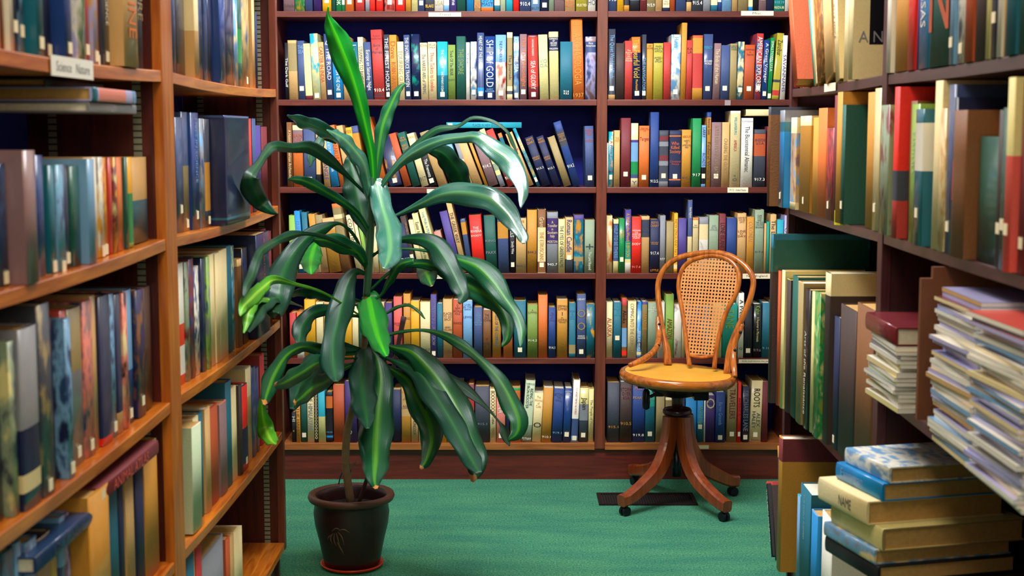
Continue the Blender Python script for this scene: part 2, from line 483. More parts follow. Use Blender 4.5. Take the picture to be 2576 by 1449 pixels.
BACK['L2'] = '''
@700,0,5.574
105,155,600,bk L-15 v15-90:wh:The_Dark_Gulf
158,283,565,tn L-28 b5-52:kh
285,385,572,gb L-25 p81 h8-22:lb:THE/SEA
385,487,610,iv L-45 b93-100:mr
490,602,470,py L-55 a:py:iv:aq g p94
603,680,590,tn L-50 v8-70:rs:CARTER_IN_INDIA
680,775,475,gb L-50 g p89 v10-70:wh:Q_THE_ROAD
778,922,520,sb L-40 g v30-86:wh:WORLD_ON_THE_ONE p93
925,1030,515,tn L-30 b8-70:dk
1035,1150,590,tl L-45 g v5-60:wh:Last_Time
1152,1228,520,cr L-45 v15-85:dk:STEAMING_TO_BAMBOOLA
1237,1335,590,gb L-45 v14-84:wh:Europe_on_Saturday_Night
1345,1502,415,rd L-55 h7-14:mr:Richard/Halliburton h20-34:dk:Book/of/Marvels h84-89:wh:910.4 h91-97:dk:BOBBS/MERRILL
1505,1580,485,dk L-30 g p92 v5-86:wh:THE_FINEST_HOURS
1580,1685,490,mu L-30 v10-36:rs:Dove v42-88:rs:ROBIN_GRAHAM
1690,1780,585,cr L-25 v15-85:kh:TOURING_GUIDE
1785,1870,490,gb L-30 g v4-80:wh:THE_SNOWBADUCE_TRANSYEN p91
1878,2000,480,nv L-20 a:nv:nv:tq g p91
2005,2108,600,cr L-20 v20-90:dk:The_VARIED_AIRS_of_SPRING h2-8:rd:EDWIN
2110,2228,590,cr L-15 v18-85:rd:Three_Tickets_to_London h3-11:dk:HALLA/CHALK
@1100,0,5.574
2,150,585,aq g b58-100:tl v14-45:wh:THE_HEDWAM v52-88:wh:EARTHMAN'S_OCEAN p91
152,258,630,og v10-56:dk:Track_Of_The_BEAR h62-66:dk:DIARY
270,400,510,dg v20-60:og:THE_SHORE
405,460,595,wh v16-45:bl:Voyages
470,557,585,lb g a:lb:wh:gb p87
562,660,460,gb g v5-46:wh:HEART_OF_THE_SEA b82-90:sb p91
668,812,510,bl g v6-80:wh:SHIP_of_GOLD h82-88:lb:GARY/KINDER p93
818,968,490,pk a:pk:wh:rd b0-42:lb v9-42:bl:THE_FUN_HEROES p90 g
978,1058,455,cr b8-80:kh b87-92:dk v33-70:dk:The_Journals
1070,1148,512,gb g a:gb:lb:wh v3-57:wh:DARE_THE_SEA p93
1158,1258,480,mv g v5-80:or:The_Tall_Moonlight p88
1280,1425,492,mr L-15 g b3-80:rd v40-84:wh:SEA_of_GLORY v7-32:wh:NATHANIEL_PHILBRICK p92
1440,1568,485,iv L-25 h38-50:sg:VO/GA
1580,1712,445,iv L-15 b8-28:nv h9-21:wh:ROMANCE/OF/ARCHAE/OLOGY h23-27:wh:MAGOFFIN
1722,1895,585,tl h84-91:wh:914/932
1905,2065,262,or L-30 v18-82:mu:ARCHAEOLOGIA h92-97:mu:1937 h3-9:mu:VOL_LV
2075,2222,515,mv a:mv:lv:gb g b8-25:gb h9-16:wh:First/American
'''
BACK['R2'] = '''
@1500,0,5.05
150,240,370,dk g v8-70:lb:The_Quiet_World_of_Birds p84 b93-100:tn
245,355,550,db
358,458,520,rd h15-35:cr:The/Rescue/For/the/Dumb/Animals
462,572,470,nv L-12 b0-25:or v4-65:yl:The_Fearful_Void v68-85:yl:Moorhouse g p90
578,632,440,dk g p90 v35-88:lb:THE_NAVIGATORS
636,718,555,mu h3-10:db:MY/HOME
722,845,550,ol h4-16:dk:MARK/SMILEY'S/AFRICA h24-34:dk:JAMES_L/BEST/SMILEY
850,940,540,rd
942,1065,440,lb g a:lb:wh:lb v4-20:aq:Hunza L18 p88
1068,1135,290,mu L25
1136,1208,512,rd L18 h12-22:db:KA/LA
1215,1345,450,mu b0-4:rs b28-82:rd
1352,1470,435,gb g L20 h18-23:aq:MERCY h38-48:wh:AROUND/WORLD p83
1478,1565,550,mv L25 v10-72:cr:The_Ends_of_the_Human
1570,1685,575,gb L20 p79
1690,1778,555,kh L15 h3-12:dg:LEAF/FOR/TREE
1780,1862,530,cr L25 a:cr:tl:cr g p83
1866,1998,570,rs L25 h5-22:mr:Adventures/in/Expense p80
2003,2090,425,gb a:gb:rd:gb g L40 v5-88:wh:AMERICAN_EXPLORERS p82
2095,2165,510,bl g L40 v5-72:wh:A_Great_Voyager p90
2170,2222,480,gn g L50 v5-55:wh:SMALLTOWN,_U.S.A. p94
2230,2320,420,ol g L75 v10-34:bk:Zanzibar b70-74:dk b86-94:rd
2338,2398,450,wh g L40 v30-88:vi:SAVANNAHS
'''
BACK['L3'] = '''
@710,240,6.133
85,165,415,bn L-20 v12-90:cr:A_History_of_American_Archaeology
172,330,460,or L-20 b0-8:cr b8-32:mv h14-27:rs:RAIN/LIFE b32-36:tn
340,525,480,gb L-20 p87
530,600,430,bk L-15 b0-80:tn
655,750,600,tn L-70 v40-86:vi:TRIANGLE
765,885,480,sb L-150 v20-75:wh:THE_BOY_GIANT_OF_CHINA
895,990,455,or L-190 v25-75:rs:SAFARI_HUNTER
1000,1100,460,tn L-170
1105,1200,490,yl L-130 h4-10:dk:GEORGE/CARTER
1205,1320,465,gb L-160 b12-50:mu
1480,1640,330,or L-290 v15-60:tn:THRALLS
1660,1860,600,nv L-170 a:nv:nv:mu p89 b92-100:nv
1885,2000,575,rs L-250
2015,2140,560,dg L-250 h8-16:mu:IN/SEA h22-32:mu:BIRD/SONG
2155,2270,575,cr L-240 h5-9:mu:SPRING h82-90:dk:917
2275,2395,670,bk L-220 v42-80:wh:The_Fremonts p88
2415,2565,540,tn L-310 b0-8:kh b8-35:kh h10-14:dk:WYOMING
@1100,250,6.133
215,330,560,kh L-300
340,470,540,lb L-300
500,562,640,cr L-250 b0-40:gy
568,715,530,tn L-310
742,795,560,mu L-300
802,960,490,mv L-300 h60-66:wh:914.2
975,1060,450,iv L-330 b60-72:sg b80-100:gy v10-55:dk:THE_LAND
1095,1220,450,rd L-360 h82-88:wh:916.2
1225,1290,515,or L-300 b8-50:tl
1385,1505,500,tn L-350 h30-34:rs:INDIA
1545,1600,440,aq L-390 g a:iv:aq:tl v22-75:mu:THE_FALL_OF_THE_RAIN p88
1625,1765,560,nv L-290 h3-14:mu:PEPYS/DIARY h40-47:mu:HENRY/DANE h62-66:wh:913.2
1800,1920,555,nv L-285 h3-14:mu:PEPYS/PAPERS h40-47:mu:HENRY/DANE h62-66:wh:913.1
1960,2080,560,kh L-270
2100,2225,330,bl L-320 b14-38:dk h15-33:mu:THE_PAST/GENIUS/IN/LONDON h66-71:wh:914.2
2292,2430,410,gb L-20 h5-16:rs:STAFFORD/ANCIENT/ROME h22-26:rs:EUROPE/MADE p85
'''
BACK['R3'] = '''
@1510,240,6.133
92,118,735,wh
122,200,560,aq a:tl:aq:cr v16-72:rd:A_New_Country p82 g
208,300,540,tn h12-20:mu:THE/WEST
315,465,350,mr p81
470,580,430,cr b26-30:vi b30-60:lb b60-80:gn b80-86:gb g h90-96:gb:Y
594,752,470,or h3-9:mr:MEMOIRS/AMERICAN/LIFE h18-26:mr:Target p84
765,898,260,bl h90-94:wh:913.5
902,1050,540,dk b10-18:mr b20-28:gy b44-53:mr b54-62:gy p80 b90-100:gy
1060,1246,540,nv b9-11:or h20-42:or:Who/Killed/Society h53-62:rs:Cleveland/Amory p81 b86-88:or
1252,1398,530,mu h10-14:rs:ABOUT h16-34:dk:HABITS/OF/AMERICAN/MEN h82-86:dk:917.3
1412,1548,355,gn h80-84:wh:917
1555,1622,460,lb b68-95:bk v4-20:dk:LARRY v45-66:vi:ROADS p82 g
1635,1700,260,mu b0-7:bl v8-30:dk:American_Guide v40-90:dk:Federal_Writers
1708,1862,415,mv v5-85:kh:SOUTHERN_MOUNTAIN_BATHS p83
1868,1985,415,cr b0-100:tn v25-78:kh:CHASING_THE_GLORY
1995,2150,240,cr b0-3:wh v8-31:aq:WILLIAMSBURG v38-53:rd:AMERICA h84-92:dk:*/O
2165,2345,350,wh v12-78:dk:The_Bicentennial_Almanac h3-6:gy:Linton
2362,2540,525,dk b8-46:rs h16-26:dk:INSIDE/U.S.A. h84-89:wh:917.3
2560,2760,480,mr
2780,2960,520,tn
'''
BACK['L4'] = '''
@710,480,6.133
115,245,380,lg L-15 h45-50:og:CCS
255,345,310,sb L-75 v15-60:lb:TRANSYLVANIA p90
350,440,330,tl L-60
500,600,355,cr L-100 b0-55:mu
605,720,370,tn L-105 b0-20:kh h90-95:dk:A._Trans
735,920,410,tn L-125 b22-100:mu h32-36:dk:8
925,1060,190,kh L-165 b0-6:or b16-22:cr b60-100:bn
1150,1240,370,cr L-175 v6-55:dk:COASTING
1245,1300,380,pk L-170 a:pk:cr:tn
1305,1360,340,lg L-170
1370,1415,290,cr L-60
1420,1500,560,cr L-60
1508,1575,500,iv L-50
1580,1640,480,wh L-40
1780,1860,490,nv L-60
1868,2010,500,nv L-120 h70-76:wh:DAX
2012,2100,385,db L-200 h10-30:mu:SEAS/OF/OLD p72
2110,2210,440,cr L-170
2215,2310,340,iv L-220 v15-42:bk:Easter_Island v60-90:dk:Thor_Heyerdahl
2370,2475,170,iv L-300 v14-52:lb:Long_Walks_In_FRANCE
@1100,480,6.133
95,200,620,pk L-150
260,388,305,vi L-235
395,478,165,tn L-265 v15-58:dk:THE_GREEK_WAY
482,560,440,gb L-130 b5-28:mu
562,748,370,br L-75 h20-30:wh:THE/RIVIERA h34-37:wh:DODY
760,935,380,dg L-45 h42-46:gy:KING h62-67:gy:PAXX
945,1112,435,gb L-20 b5-36:mu
1125,1210,430,bk L-15 v3-34:wh:TRAVELS v42-65:wh:Smelly_Wine p85
1215,1375,430,tn h3-7:rs:HIS h85-89:dk:944.5
1385,1540,295,mu h65-69:dk:944.2
1548,1675,290,cr b0-28:bn b82-99:bn v12-28:cr:Grant v35-80:mu:THE_ETRUSCANS p87
1690,1862,330,gy b10-52:pu h13-44:cr:A/Traveller/in/Southern/Italy h46-51:cr:MORTON h84-88:wh:945.7
1866,1970,440,iv v12-90:dk:THE_EYES_OF_GREEN_PALMS
1975,2095,415,tn b75-100:dk v4-62:bl:Roman_Candle p72
2105,2260,375,tl a:mu:tl:aq b0-8:vi b72-80:kh
2270,2425,450,sg h45-55:dk:+ v60-94:wh:The_Land_Beyond
'''
BACK['R4'] = '''
@1510,490,5.152
78,155,270,cr a:cr:cr:or
168,236,320,iv b8-78:gb v12-72:lb:HELP_TO_BE_THERE
240,312,310,gn g h17-40:yl:NORTH/FRONT/AT_THE/EDGE p75
318,396,195,lb b0-50:vi b50-78:tq b78-84:iv b84-100:wh v6-75:yl:A_Walk_in_the_Woods_B.BRYSON g
402,525,290,br h19-42:wh:WESTWARD/FOR/ADVENTURE/ALONG_THE/ATLANTIC h46-50:wh:DODY h87-91:pk:917.4
528,636,280,tn b6-37:dk h9-28:gb:THE/YEARS/OF/GRACE
642,762,320,nv h4-14:mu:PEPYS/DIARY h42-47:mu:HENRY/DANE h60-66:wh:917.4 h93-97:mu:LITTLE
770,843,270,gy h74-78:wh:977
850,945,350,kh
950,1000,240,yl b86-93:cr v10-80:mu:NEW_ENGLAND_NOTES
1005,1115,310,vi
1128,1185,70,cr b0-50:gb v10-24:wh:New_England
1192,1265,300,cr b0-4:or h12-18:dk:Our/Eastern
1275,1395,295,wh a:wh:wh:gy b0-12:gy b12-40:cr
1402,1525,270,sg h12-30:gy:DARK/ON_THE/HOMELAND
1532,1618,250,mr v15-60:db:LONE_ISLAND
1628,1758,300,bl
1768,1884,240,tn h6-16:mr:HARVEST/HOUSE/DAYS h28-40:mr:LINE/O'/DAY
1890,1985,290,mu v8-45:tn:COLONIAL
1990,2108,195,py b0-100:sg h8-25:dk:CAPE/COD/AND/THE_OLD/COLONY h26-29:dk:BRIGHAM h65-68:dk:917.4
2115,2145,370,tn
2147,2187,350,tq
2192,2270,255,tn v10-60:dk:The_Lantern
2280,2370,325,tq b0-100:aq
2375,2465,270,lv g h20-40:mr:C/G
'''
BACK['L5'] = '''
@710,700,6.133
125,225,540,rd
235,340,520,or b82-100:wh
350,520,330,yl
530,645,370,cr h10-18:dk:DE/LA
655,800,360,tn
810,895,400,rd
900,945,480,tl
950,1085,420,yl
1090,1185,420,cr
1190,1330,400,dg
1340,1480,380,db
1490,1585,380,tn
1590,1705,380,pu
1725,1855,290,co h42-48:mr:BEYOND/THE
1875,1985,240,mu h14-20:bn:THE h35-42:bn:ROAD
1990,2122,355,yl h6-22:bn:BETWEEN/THE_SEAS
2135,2290,365,tn b0-100:cr h83-87:dk:914.7
2295,2385,255,vi v5-80:gy:CONSTANTINOPLE_LIFE_TO_GROW p93
2390,2480,390,tl
@1100,700,6.133
92,238,325,tn h22-36:mr:PLACES/TO_GO/BACK h46-54:mr:HENRY/WILLIAMS h88-93:mr:DODD
245,392,330,rs h8-26:mr:O/NEW/WORLD/FOLK h36-44:mr:FRANCES
402,545,350,lb h5-16:gb:LIVES/IN_THE/RAIN h26-30:gb:LEWIS h84-88:wh:917.1
567,700,450,gb h10-36:lb:A/QUEER/LATIN/FOR/LONDON/BRITAIN
706,832,490,bn h8-24:db:THE/OLD/TOWN h55-85:db:*/DYN/*
850,985,300,yl b0-100:mu v18-82:tl:TRAVELS_OF_THE_COMPANY
1020,1165,360,rs b0-100:or h6-12:mr:AN/IND
1185,1370,350,aq b0-100:tl v30-62:iv:We_To_Them_Go p86
1390,1550,410,og h8-16:bn:A/SUMMER h65-69:wh:914.2
1558,1702,260,or b0-100:or
1715,1825,450,bl h5-32:vi:THE/HAPPY/LIFE/WITH/LONDON h77-82:wh:914.1
1845,2010,330,mu h9-18:db:GERMAN/SUMMER h21-27:db:I h30-40:db:BY/CORNELIA/STRATTON/PARKER
2030,2135,385,tl h8-34:sb:HISTORY/OF/THE/GREAT/DUKES b76-92:kh
2152,2290,250,gb h6-9:wh:LIBRARY h24-36:kh:O h44-56:kh:O h64-70:wh:WORLD'S/WONDERS p90
2296,2435,400,tl a:tl:tl:yl g v6-38:iv:New_Water_Everywhere
'''
BACK['R5'] = '''
@1510,700,6.133
92,190,370,cr v28-62:rs:ALASKA
200,320,370,tl h6-24:aq:THE/VALLEY/OF/THE/MOON p64
330,410,310,bn b0-12:rd b50-82:lb b88-96:br v20-42:bk:Alaska
420,552,355,cr v4-90:kh:COMING_INTO_THE_COUNTRY g
560,635,360,gb a:nv:sb:lb g b90-95:cr v52-88:wh:AN_ISLAND_PEOPLE
640,720,360,kh b0-5:vi v20-50:mu:PARADISE
730,878,375,sg h8-18:wh:THE/RAMBLE/OF
885,990,370,wh
1000,1125,250,lg v38-70:mr:AMAZON
1132,1250,400,wh a:wh:wh:mv g
1255,1310,390,cr
1320,1410,400,gb
1420,1560,420,bl
1565,1700,430,sb
1720,1868,400,cr b0-100:iv
1875,2105,400,tq b0-100:tq v10-45:lg:TANE
2122,2205,230,wh v10-40:bk:A_Press h84-88:dk:Q
2215,2340,430,bk p86
2352,2480,400,bk g v3-19:lg:Kahn v24-70:iv:A_Reporter_in_Micronesia h83-88:gy:919.6
2488,2620,380,tl h80-84:lb:9.18
2630,2760,360,tn
'''
BACK['L6'] = '''
@710,910,6.133
150,215,780,bk v5-40:wh:HI h60-65:yl:E
225,285,650,mu v5-90:bn:THE_HANDS
290,390,400,dg p87
395,500,360,cr v15-80:gy:THE_HIMALAYANS
505,560,230,db v5-95:cr:oooooooooooooooooo
565,670,445,iv b0-50:aq
680,785,470,bk b8-32:or h78-82:lb:THE_END b87-91:sb
795,970,360,rs b0-100:rs
975,1160,300,pu h80-86:wh:A/Y
1170,1290,400,db
1300,1430,450,tn
1440,1560,420,dg
1620,1700,540,nv
1708,1840,430,gb b0-100:nv
1845,1990,400,mu b10-52:tn h18-22:dk:FAR/AWAY h32-38:dk:AND/LONG
1995,2100,650,cr b0-100:tn v40-80:dk:MONGOLIA
2110,2160,560,cr
2168,2280,430,dg
2285,2390,500,db
2400,2540,600,iv b0-100:yl
@1100,910,6.133
150,285,420,og
295,418,340,bk v4-34:wh:KING
425,478,400,db
482,575,350,mr b20-45:rd
585,810,380,dk h65-69:gy:915.1
815,908,420,cr v3-48:bn:8OOOOOOO v52-66:dk:CHINA v72-92:bn:TERRILL
915,1052,430,pk v12-45:wh:CHINA p87
1060,1118,430,nv
1125,1285,400,or b0-5:gn v6-55:tn:THE_CHINA_INDIAN
1300,1450,290,py L68 v8-45:dk:RIDING_THE/IRON_ROOSTER h3-7:dk:THEROUX b72-100:sg h92-97:wh:PUTNAM
1460,1600,480,cr L42 h5-30:mu:The/Women/of/Cuba h60-70:bk:O
1605,1755,400,tn b0-100:mu L40 h88-92:wh:910.1
1762,1925,410,bl L40 h8-24:gb:BEYOND/THE/WALL h80-84:lb:919.1
1932,2050,410,nv b0-100:bl g L38 h4-14:wh:GATEWAY/to_the/ORIENT p85
2060,2165,280,wh g L45 v12-55:rd:THE_WORST_TRIP_IN_THE_WORLD b62-90:gb b90-100:lb p93
2180,2320,400,dk g b0-30:iv b30-60:gy L22 v18-40:bk:Japan p87
2330,2410,420,iv L12 v20-90:kh:The_People_of_Matsudaira
'''
BACK['R6'] = '''
@1510,910,6.133
105,295,320,dk h72-76:mu:915.1
300,485,310,db h8-30:mr:STORM/OVER/ASIA h66-71:mu:910.5
490,685,300,bl b0-100:bl h3-14:pk:NORTH/POLE h25-29:tn:PEARY h86-90:wh:919.8
690,840,380,tl b0-36:tq h4-30:sg:THE/WORLD/OF/KINGDOM p85
858,990,450,kh
1000,1105,560,cr b5-30:kh
1110,1300,560,nv
1310,1480,560,sb
1490,1590,500,tl b0-60:sb v25-62:lg:Wedding p68
1597,1612,500,wh
1620,1768,520,pu b0-100:pu h6-28:cr:O h12-22:pu:ASCENT
1775,1918,470,bl b0-100:bl v20-65:lb:Barren_Grounds p90
1950,2105,330,kh b0-100:kh v10-60:mr:TRAVELLERS p86
2112,2162,320,br v20-60:mr:AMERICA p86
2185,2290,380,nv g v8-80:gy:SIR_CHARLES_LANE p91
2300,2480,290,cr g L40 v13-43:bk:ROOTS v50-78:dk:ALEX/HALEY p88 h95-98:dk:Dunn
2492,2580,310,mv b0-100:mr
'''
LEFT = {}
LEFT['A1'] = '''
@0,0,5.596
-420,-330,h24,nv
-320,-240,h23,dg
-230,-130,h24,nv
-120,-20,h25,cr
0,28,h24,cr b60-100:mr
30,118,h25,cr
130,188,h24,wh g b0-50:lb
190,272,h24,nv g p84
275,350,h24,sl g a:sl:lb:nv p86
380,475,h24,tl g p92 o1
490,622,h24,nv g p90 b50-100:nv
630,700,h23,nv g
702,775,h24,nv g p94
780,880,h24,bl g b0-60:sb p92 o1
884,958,h20,db b80-100:bn
962,1075,h25,wh g a:lv:wh:gn o1
1078,1158,h24,nv g p86
1162,1198,h23,mr
1200,1290,h24,pk g b50-100:rd p90
1292,1360,h24,tn g a:tn:lv:tn p94
1372,1428,h24,rd g p96
1432,1532,h23,dk g v10-70:wh:EXPLORING_SCIENCE p93
1545,1755,h25,tn g v20-80:or:MARINE b0-100:tn o0
1762,1858,h23,nv
1862,1902,h23,kh
1904,2000,h22,dk v5-60:kh:NATURE
'''
LEFT['A2'] = '''
@400,0,6.038
250,302,h24,sl g
304,432,h24,dk g b0-100:dk
436,505,h25,tn g b0-60:cr o1
508,602,h24,bk g
606,642,h25,sl g
645,698,h24,nv g
702,760,h25,sl g b40-100:gb
764,822,h24,nv g
826,912,h26,bl g b0-100:bl o1
916,988,h25,co g
992,1098,h24,nv g
1102,1162,h24,nv g
1166,1222,h25,sl g a:cr:lb:sb
1226,1292,h24,dg g b40-75:gn
1296,1404,h23,tn g a:tn:kh:gb p92
1408,1442,h25,tn
1446,1492,h25,sl g
1494,1515,h20,nv
'''
LEFT['B1'] = '''
@0,430,4.391
-330,-240,-190,gb
-230,-120,-160,nv
-110,-10,-150,tl
0,95,-80,gb g a:nv:sl:nv p93
100,235,-225,mv o0 g
240,310,-225,wh g b0-45:iv p95
315,400,45,nv
402,492,-170,bl g
498,545,-120,dg g
548,612,-60,tl g p94
618,700,-65,lb g a:gb:lb:aq p96
703,782,-65,nv g p90
786,885,-50,dg g
888,962,-130,sb g b0-45:lb b45-100:lb a:lb:wh:sb o1
966,1065,-150,mv b0-100:tn
1068,1108,-150,wh g
1110,1155,-150,bl g a:yl:wh:bl p94
1158,1222,-145,or g a:or:yl:rd p94
1226,1262,-145,rd g
1264,1300,-148,iv g a:yl:mr:iv
1304,1380,-150,or g b0-100:or
1384,1412,-150,dg g
1416,1475,-150,lg g b0-40:yl b40-95:gn o2.5
1480,1668,-150,tl g b55-100:tl b0-50:tn o3
'''
LEFT['B2'] = '''
@420,200,3.45
96,158,330,gb g p80
162,216,285,kh g b0-45:gb p94
219,285,290,bl g v5-60:lb:LIVES_IN_SCIENCE p88
289,322,340,gb g a:gb:gy:lb
325,372,345,dk g b40-85:mu p94
376,603,318,nv g b0-2:gb b93-95:tl o-1
606,655,360,gb g
658,690,355,vi
693,722,350,nv g p97
725,748,340,rd
751,778,340,gb
782,835,400,vi b0-100:vi
838,884,410,mr
'''
LEFT['C1'] = '''
@0,950,2.904
-320,-250,-340,nv g
-240,-150,-320,dk g
-140,-60,-300,dk g
-50,42,-280,nv g
46,92,-265,iv g a:dk:sg:iv o1.5
96,232,-370,nv g b0-55:gy b80-90:cr o1
236,328,-540,dk g a:dk:dk:kh p95 o1
332,428,-430,db g a:db:nv:mr
432,476,-430,sl g a:sl:lb:nv p94 o1
480,526,-490,co g b30-100:rs
530,630,-510,dk g b0-100:kh b40-100:gy p92
634,700,-560,pk g a:mv:pk:sl p93
703,740,-600,tn g
744,826,-600,nv g b95-100:br o2.5
829,860,-610,wh g a:nv:lb:nv p93
863,905,-610,nv g b85-100:tn
908,940,-620,pk g a:bk:pk:cr
943,1002,-640,bl g b0-60:lb p93
1005,1062,-645,nv g a:bn:nv:pu p88
1065,1125,-660,db g
1128,1180,-670,dk g o3.5
'''
LEFT['C2'] = '''
@430,560,3.6226
112,158,370,wh g b50-68:br b92-100:br s
162,195,360,dk g a:dk:sg:mr
198,240,330,bl g a:nv:mr:bl
243,290,400,sl g a:bl:wh:sl
293,326,325,nv g
329,358,310,dk g a:gb:lg:gy
361,408,290,cr s
411,447,280,cr s
450,490,255,cr b0-100:cr s
493,528,240,cr s
531,572,212,tl
575,602,212,sl a:iv:tl:lb
605,642,330,bn b0-8:tn
645,692,230,nv g a:nv:bk:db
700,822,95,nv g b0-100:nv o0 v5-60:co:AEROBATIC_FLIGHT
826,870,60,mr v20-60:tn:FLYING
873,915,80,mr
'''
LEFT['D1'] = '''
@0,950,2.904
-200,-120,1300,dk g
-110,-10,1280,gb g
0,70,1330,bk g
74,160,1260,tl g a:dk:tl:dk
164,208,1200,lb g
212,296,1180,gb g a:gb:lb:dk
300,408,1150,db g b0-100:kh
411,465,1140,iv g b0-100:ol
468,512,1010,lb g b30-100:gb
515,560,990,pu g a:nv:lv:nv
564,718,820,mu g b0-100:mu o0
722,792,870,sb g b0-30:br b30-100:bl o2.5
796,832,750,vi g
835,902,710,bl b0-100:tl
905,940,690,nv
943,1002,650,mv b0-100:tn
1006,1062,630,nv p96
1070,1168,480,iv b0-100:mu o2.5
'''
LEFT['D2'] = '''
@430,850,2.418
92,150,530,wh b0-100:py L-12 s o1
153,184,480,cr L-18
188,212,455,tl
214,244,425,tn
247,300,415,rd b0-100:rs
303,344,392,pk b0-100:mv
347,380,262,bl b0-100:tl
383,412,300,cr
414,430,285,db
433,466,285,nv b0-50:br b92-100:rd p90
469,500,180,cr g b30-100:tn
503,524,175,gb g
526,545,180,gb g
560,584,100,rd o3
'''
LEFT['E2'] = '''
@430,850,2.418
40,98,1300,tl b0-100:tl
102,150,1290,nv b0-100:tl
153,172,1260,yl
176,210,1240,rd b0-100:rd
214,340,1270,gy b0-100:gy o3
343,366,1215,rs
369,392,1200,tn
395,425,1165,cr
428,450,1155,cr s
'''
RIGHT = {}
RIGHT['A2'] = '''
@1900,0,1
104,110,h25,tn o1
132,142,h27,rd b0-100:rs L-18 o-3.5 d20
146,149,h25,tq L-15
150,154,h26,cr L-14 d20 C:dk:.0:.9:.55:1
160,181,h26,mu L-12 a:mu:bn:mu
183,204,h26,mu b0-100:tn L-10 o-.5
207,216,h25,cr L-8 v5-60:dk:SCULPTURE_OF_AFRICA
218,228,h25,cr
246,256,h28,wh b0-100:cr o-1 d22 C:bk:.14:.95:.27:.999:A_N:gy
'''
RIGHT['A1'] = '''
@1900,0,3.81
1228,1270,h25,gb g b0-50:lv p92
1273,1312,h25,wh g
1316,1440,h24,bn b0-100:mu
1445,1515,h26,br g
1518,1545,h25,vi
1548,1650,h25,sb g v10-70:wh:ARKANSAS
1653,1860,h25,dg b0-100:dg h30-75:rs:N
1863,1905,h25,lb g p85
1908,2000,h25,gb g a:gb:wh:bl p90
2003,2080,h26,bn b0-100:rs
2083,2190,h24,kh b0-100:db
2193,2230,h25,iv
2233,2300,h25,nv g p75
2303,2345,h25,wh g
2348,2400,h25,yl
2403,2500,h25,tl
2503,2600,h25,dg b0-100:dg
2603,2700,h24,mr
'''
RIGHT['B2'] = '''
@1900,240,4.026
318,362,118,bn b0-100:bn o-6 b0-8:dk d17
366,414,152,lb g b0-12:gy b12-22:tl b22-100:sb p88 o-3.5 d17
418,474,225,mv a:mv:tn:lb b0-17:cr b92-100:cr o-1.8 d17
478,590,210,mu b0-10:cr p88 o-1
593,660,225,mu b0-100:mu o-.5
664,750,130,or b0-100:or o-1
753,822,330,rd a:rd:mr:rd p84 o-1
826,872,0,mr b0-100:mr o-1
876,925,-110,tn b0-100:mu o-1.5
@1900,200,4.025
928,960,258,dg b0-100:dg o-1.5 p84 d20
1088,1172,130,yl b0-100:mu
1175,1245,90,cr g p84
'''
RIGHT['B1'] = '''
@1900,200,4.025
1248,1290,260,cr
1293,1385,260,gy a:sg:sg:mr o-1
1388,1430,80,mu b0-100:mu
@2200,180,2.683
150,182,105,rd b0-55:br b55-75:dk o-1
185,228,200,bn b0-100:bn o1
235,290,220,lg g b0-100:lg v20-50:py:EARTH_SEA
294,352,255,tl g b10-45:wh p76 o-1
380,428,40,cr
431,470,250,cr a:tn:cr:tn
473,520,90,gb g p84
523,548,175,nv g b40-65:br
551,640,262,or b30-45:pu b0-100:bn o-1
645,800,440,dg b0-100:dg g o1 C:bk:.15:.85:.08:.9
803,850,260,db b0-100:db p75
853,905,245,dg g p72
908,955,40,rd b0-40:iv b40-100:co p78 o-1
958,1010,60,mr p84
1014,1080,80,tl
1084,1150,120,tn
'''
RIGHT['C2'] = '''
@1900,540,1
87,93,49,dg b0-8:tl b8-22:dg b22-100:db o-6 d26 C:dg:.0:.98:.78:.97
94,99,142,rd b0-100:rs o-4.5
99,106,141,cr b0-100:iv o-4 d22
107,116,163,ol b0-100:db o-3.5
117,130,155,dg b0-100:dg o-3
131,144,170,tn b0-100:kh o-3
145,156,188,bk g v30-90:wh:Arts_of_the_Renaissance o-2.5
157,163,194,iv o-2
164,178,196,og a:og:gn:iv o-2
179,192,146,db b0-13:cr o-1 d26
193,206,258,nv o0 p93
207,246,234,db b0-100:db o0 d24
247,290,231,bn b0-100:bn o0 d25 C:bn:.02:.98:.02:.98:Home/Book:db
'''
RIGHT['D2'] = '''
@1900,940,1
87,91,295,bk o-5 b0-3:rd v10-80:wh:THE_NEW_CHURCH L-16
92,95,292,db b0-4:rd o-4.5 L-12
96,99,197,mu o-3.5 b10-85:dk L-8
101,110,160,mu b0-17:mr o-5 d26
132,138,306,aq o-3 b0-100:lb
139,165,290,tl b0-100:tl o-3 v5-45:py:THE_POINT_SHIPPED
168,183,350,lb b0-100:sb o-3
184,210,358,wh o-2
'''
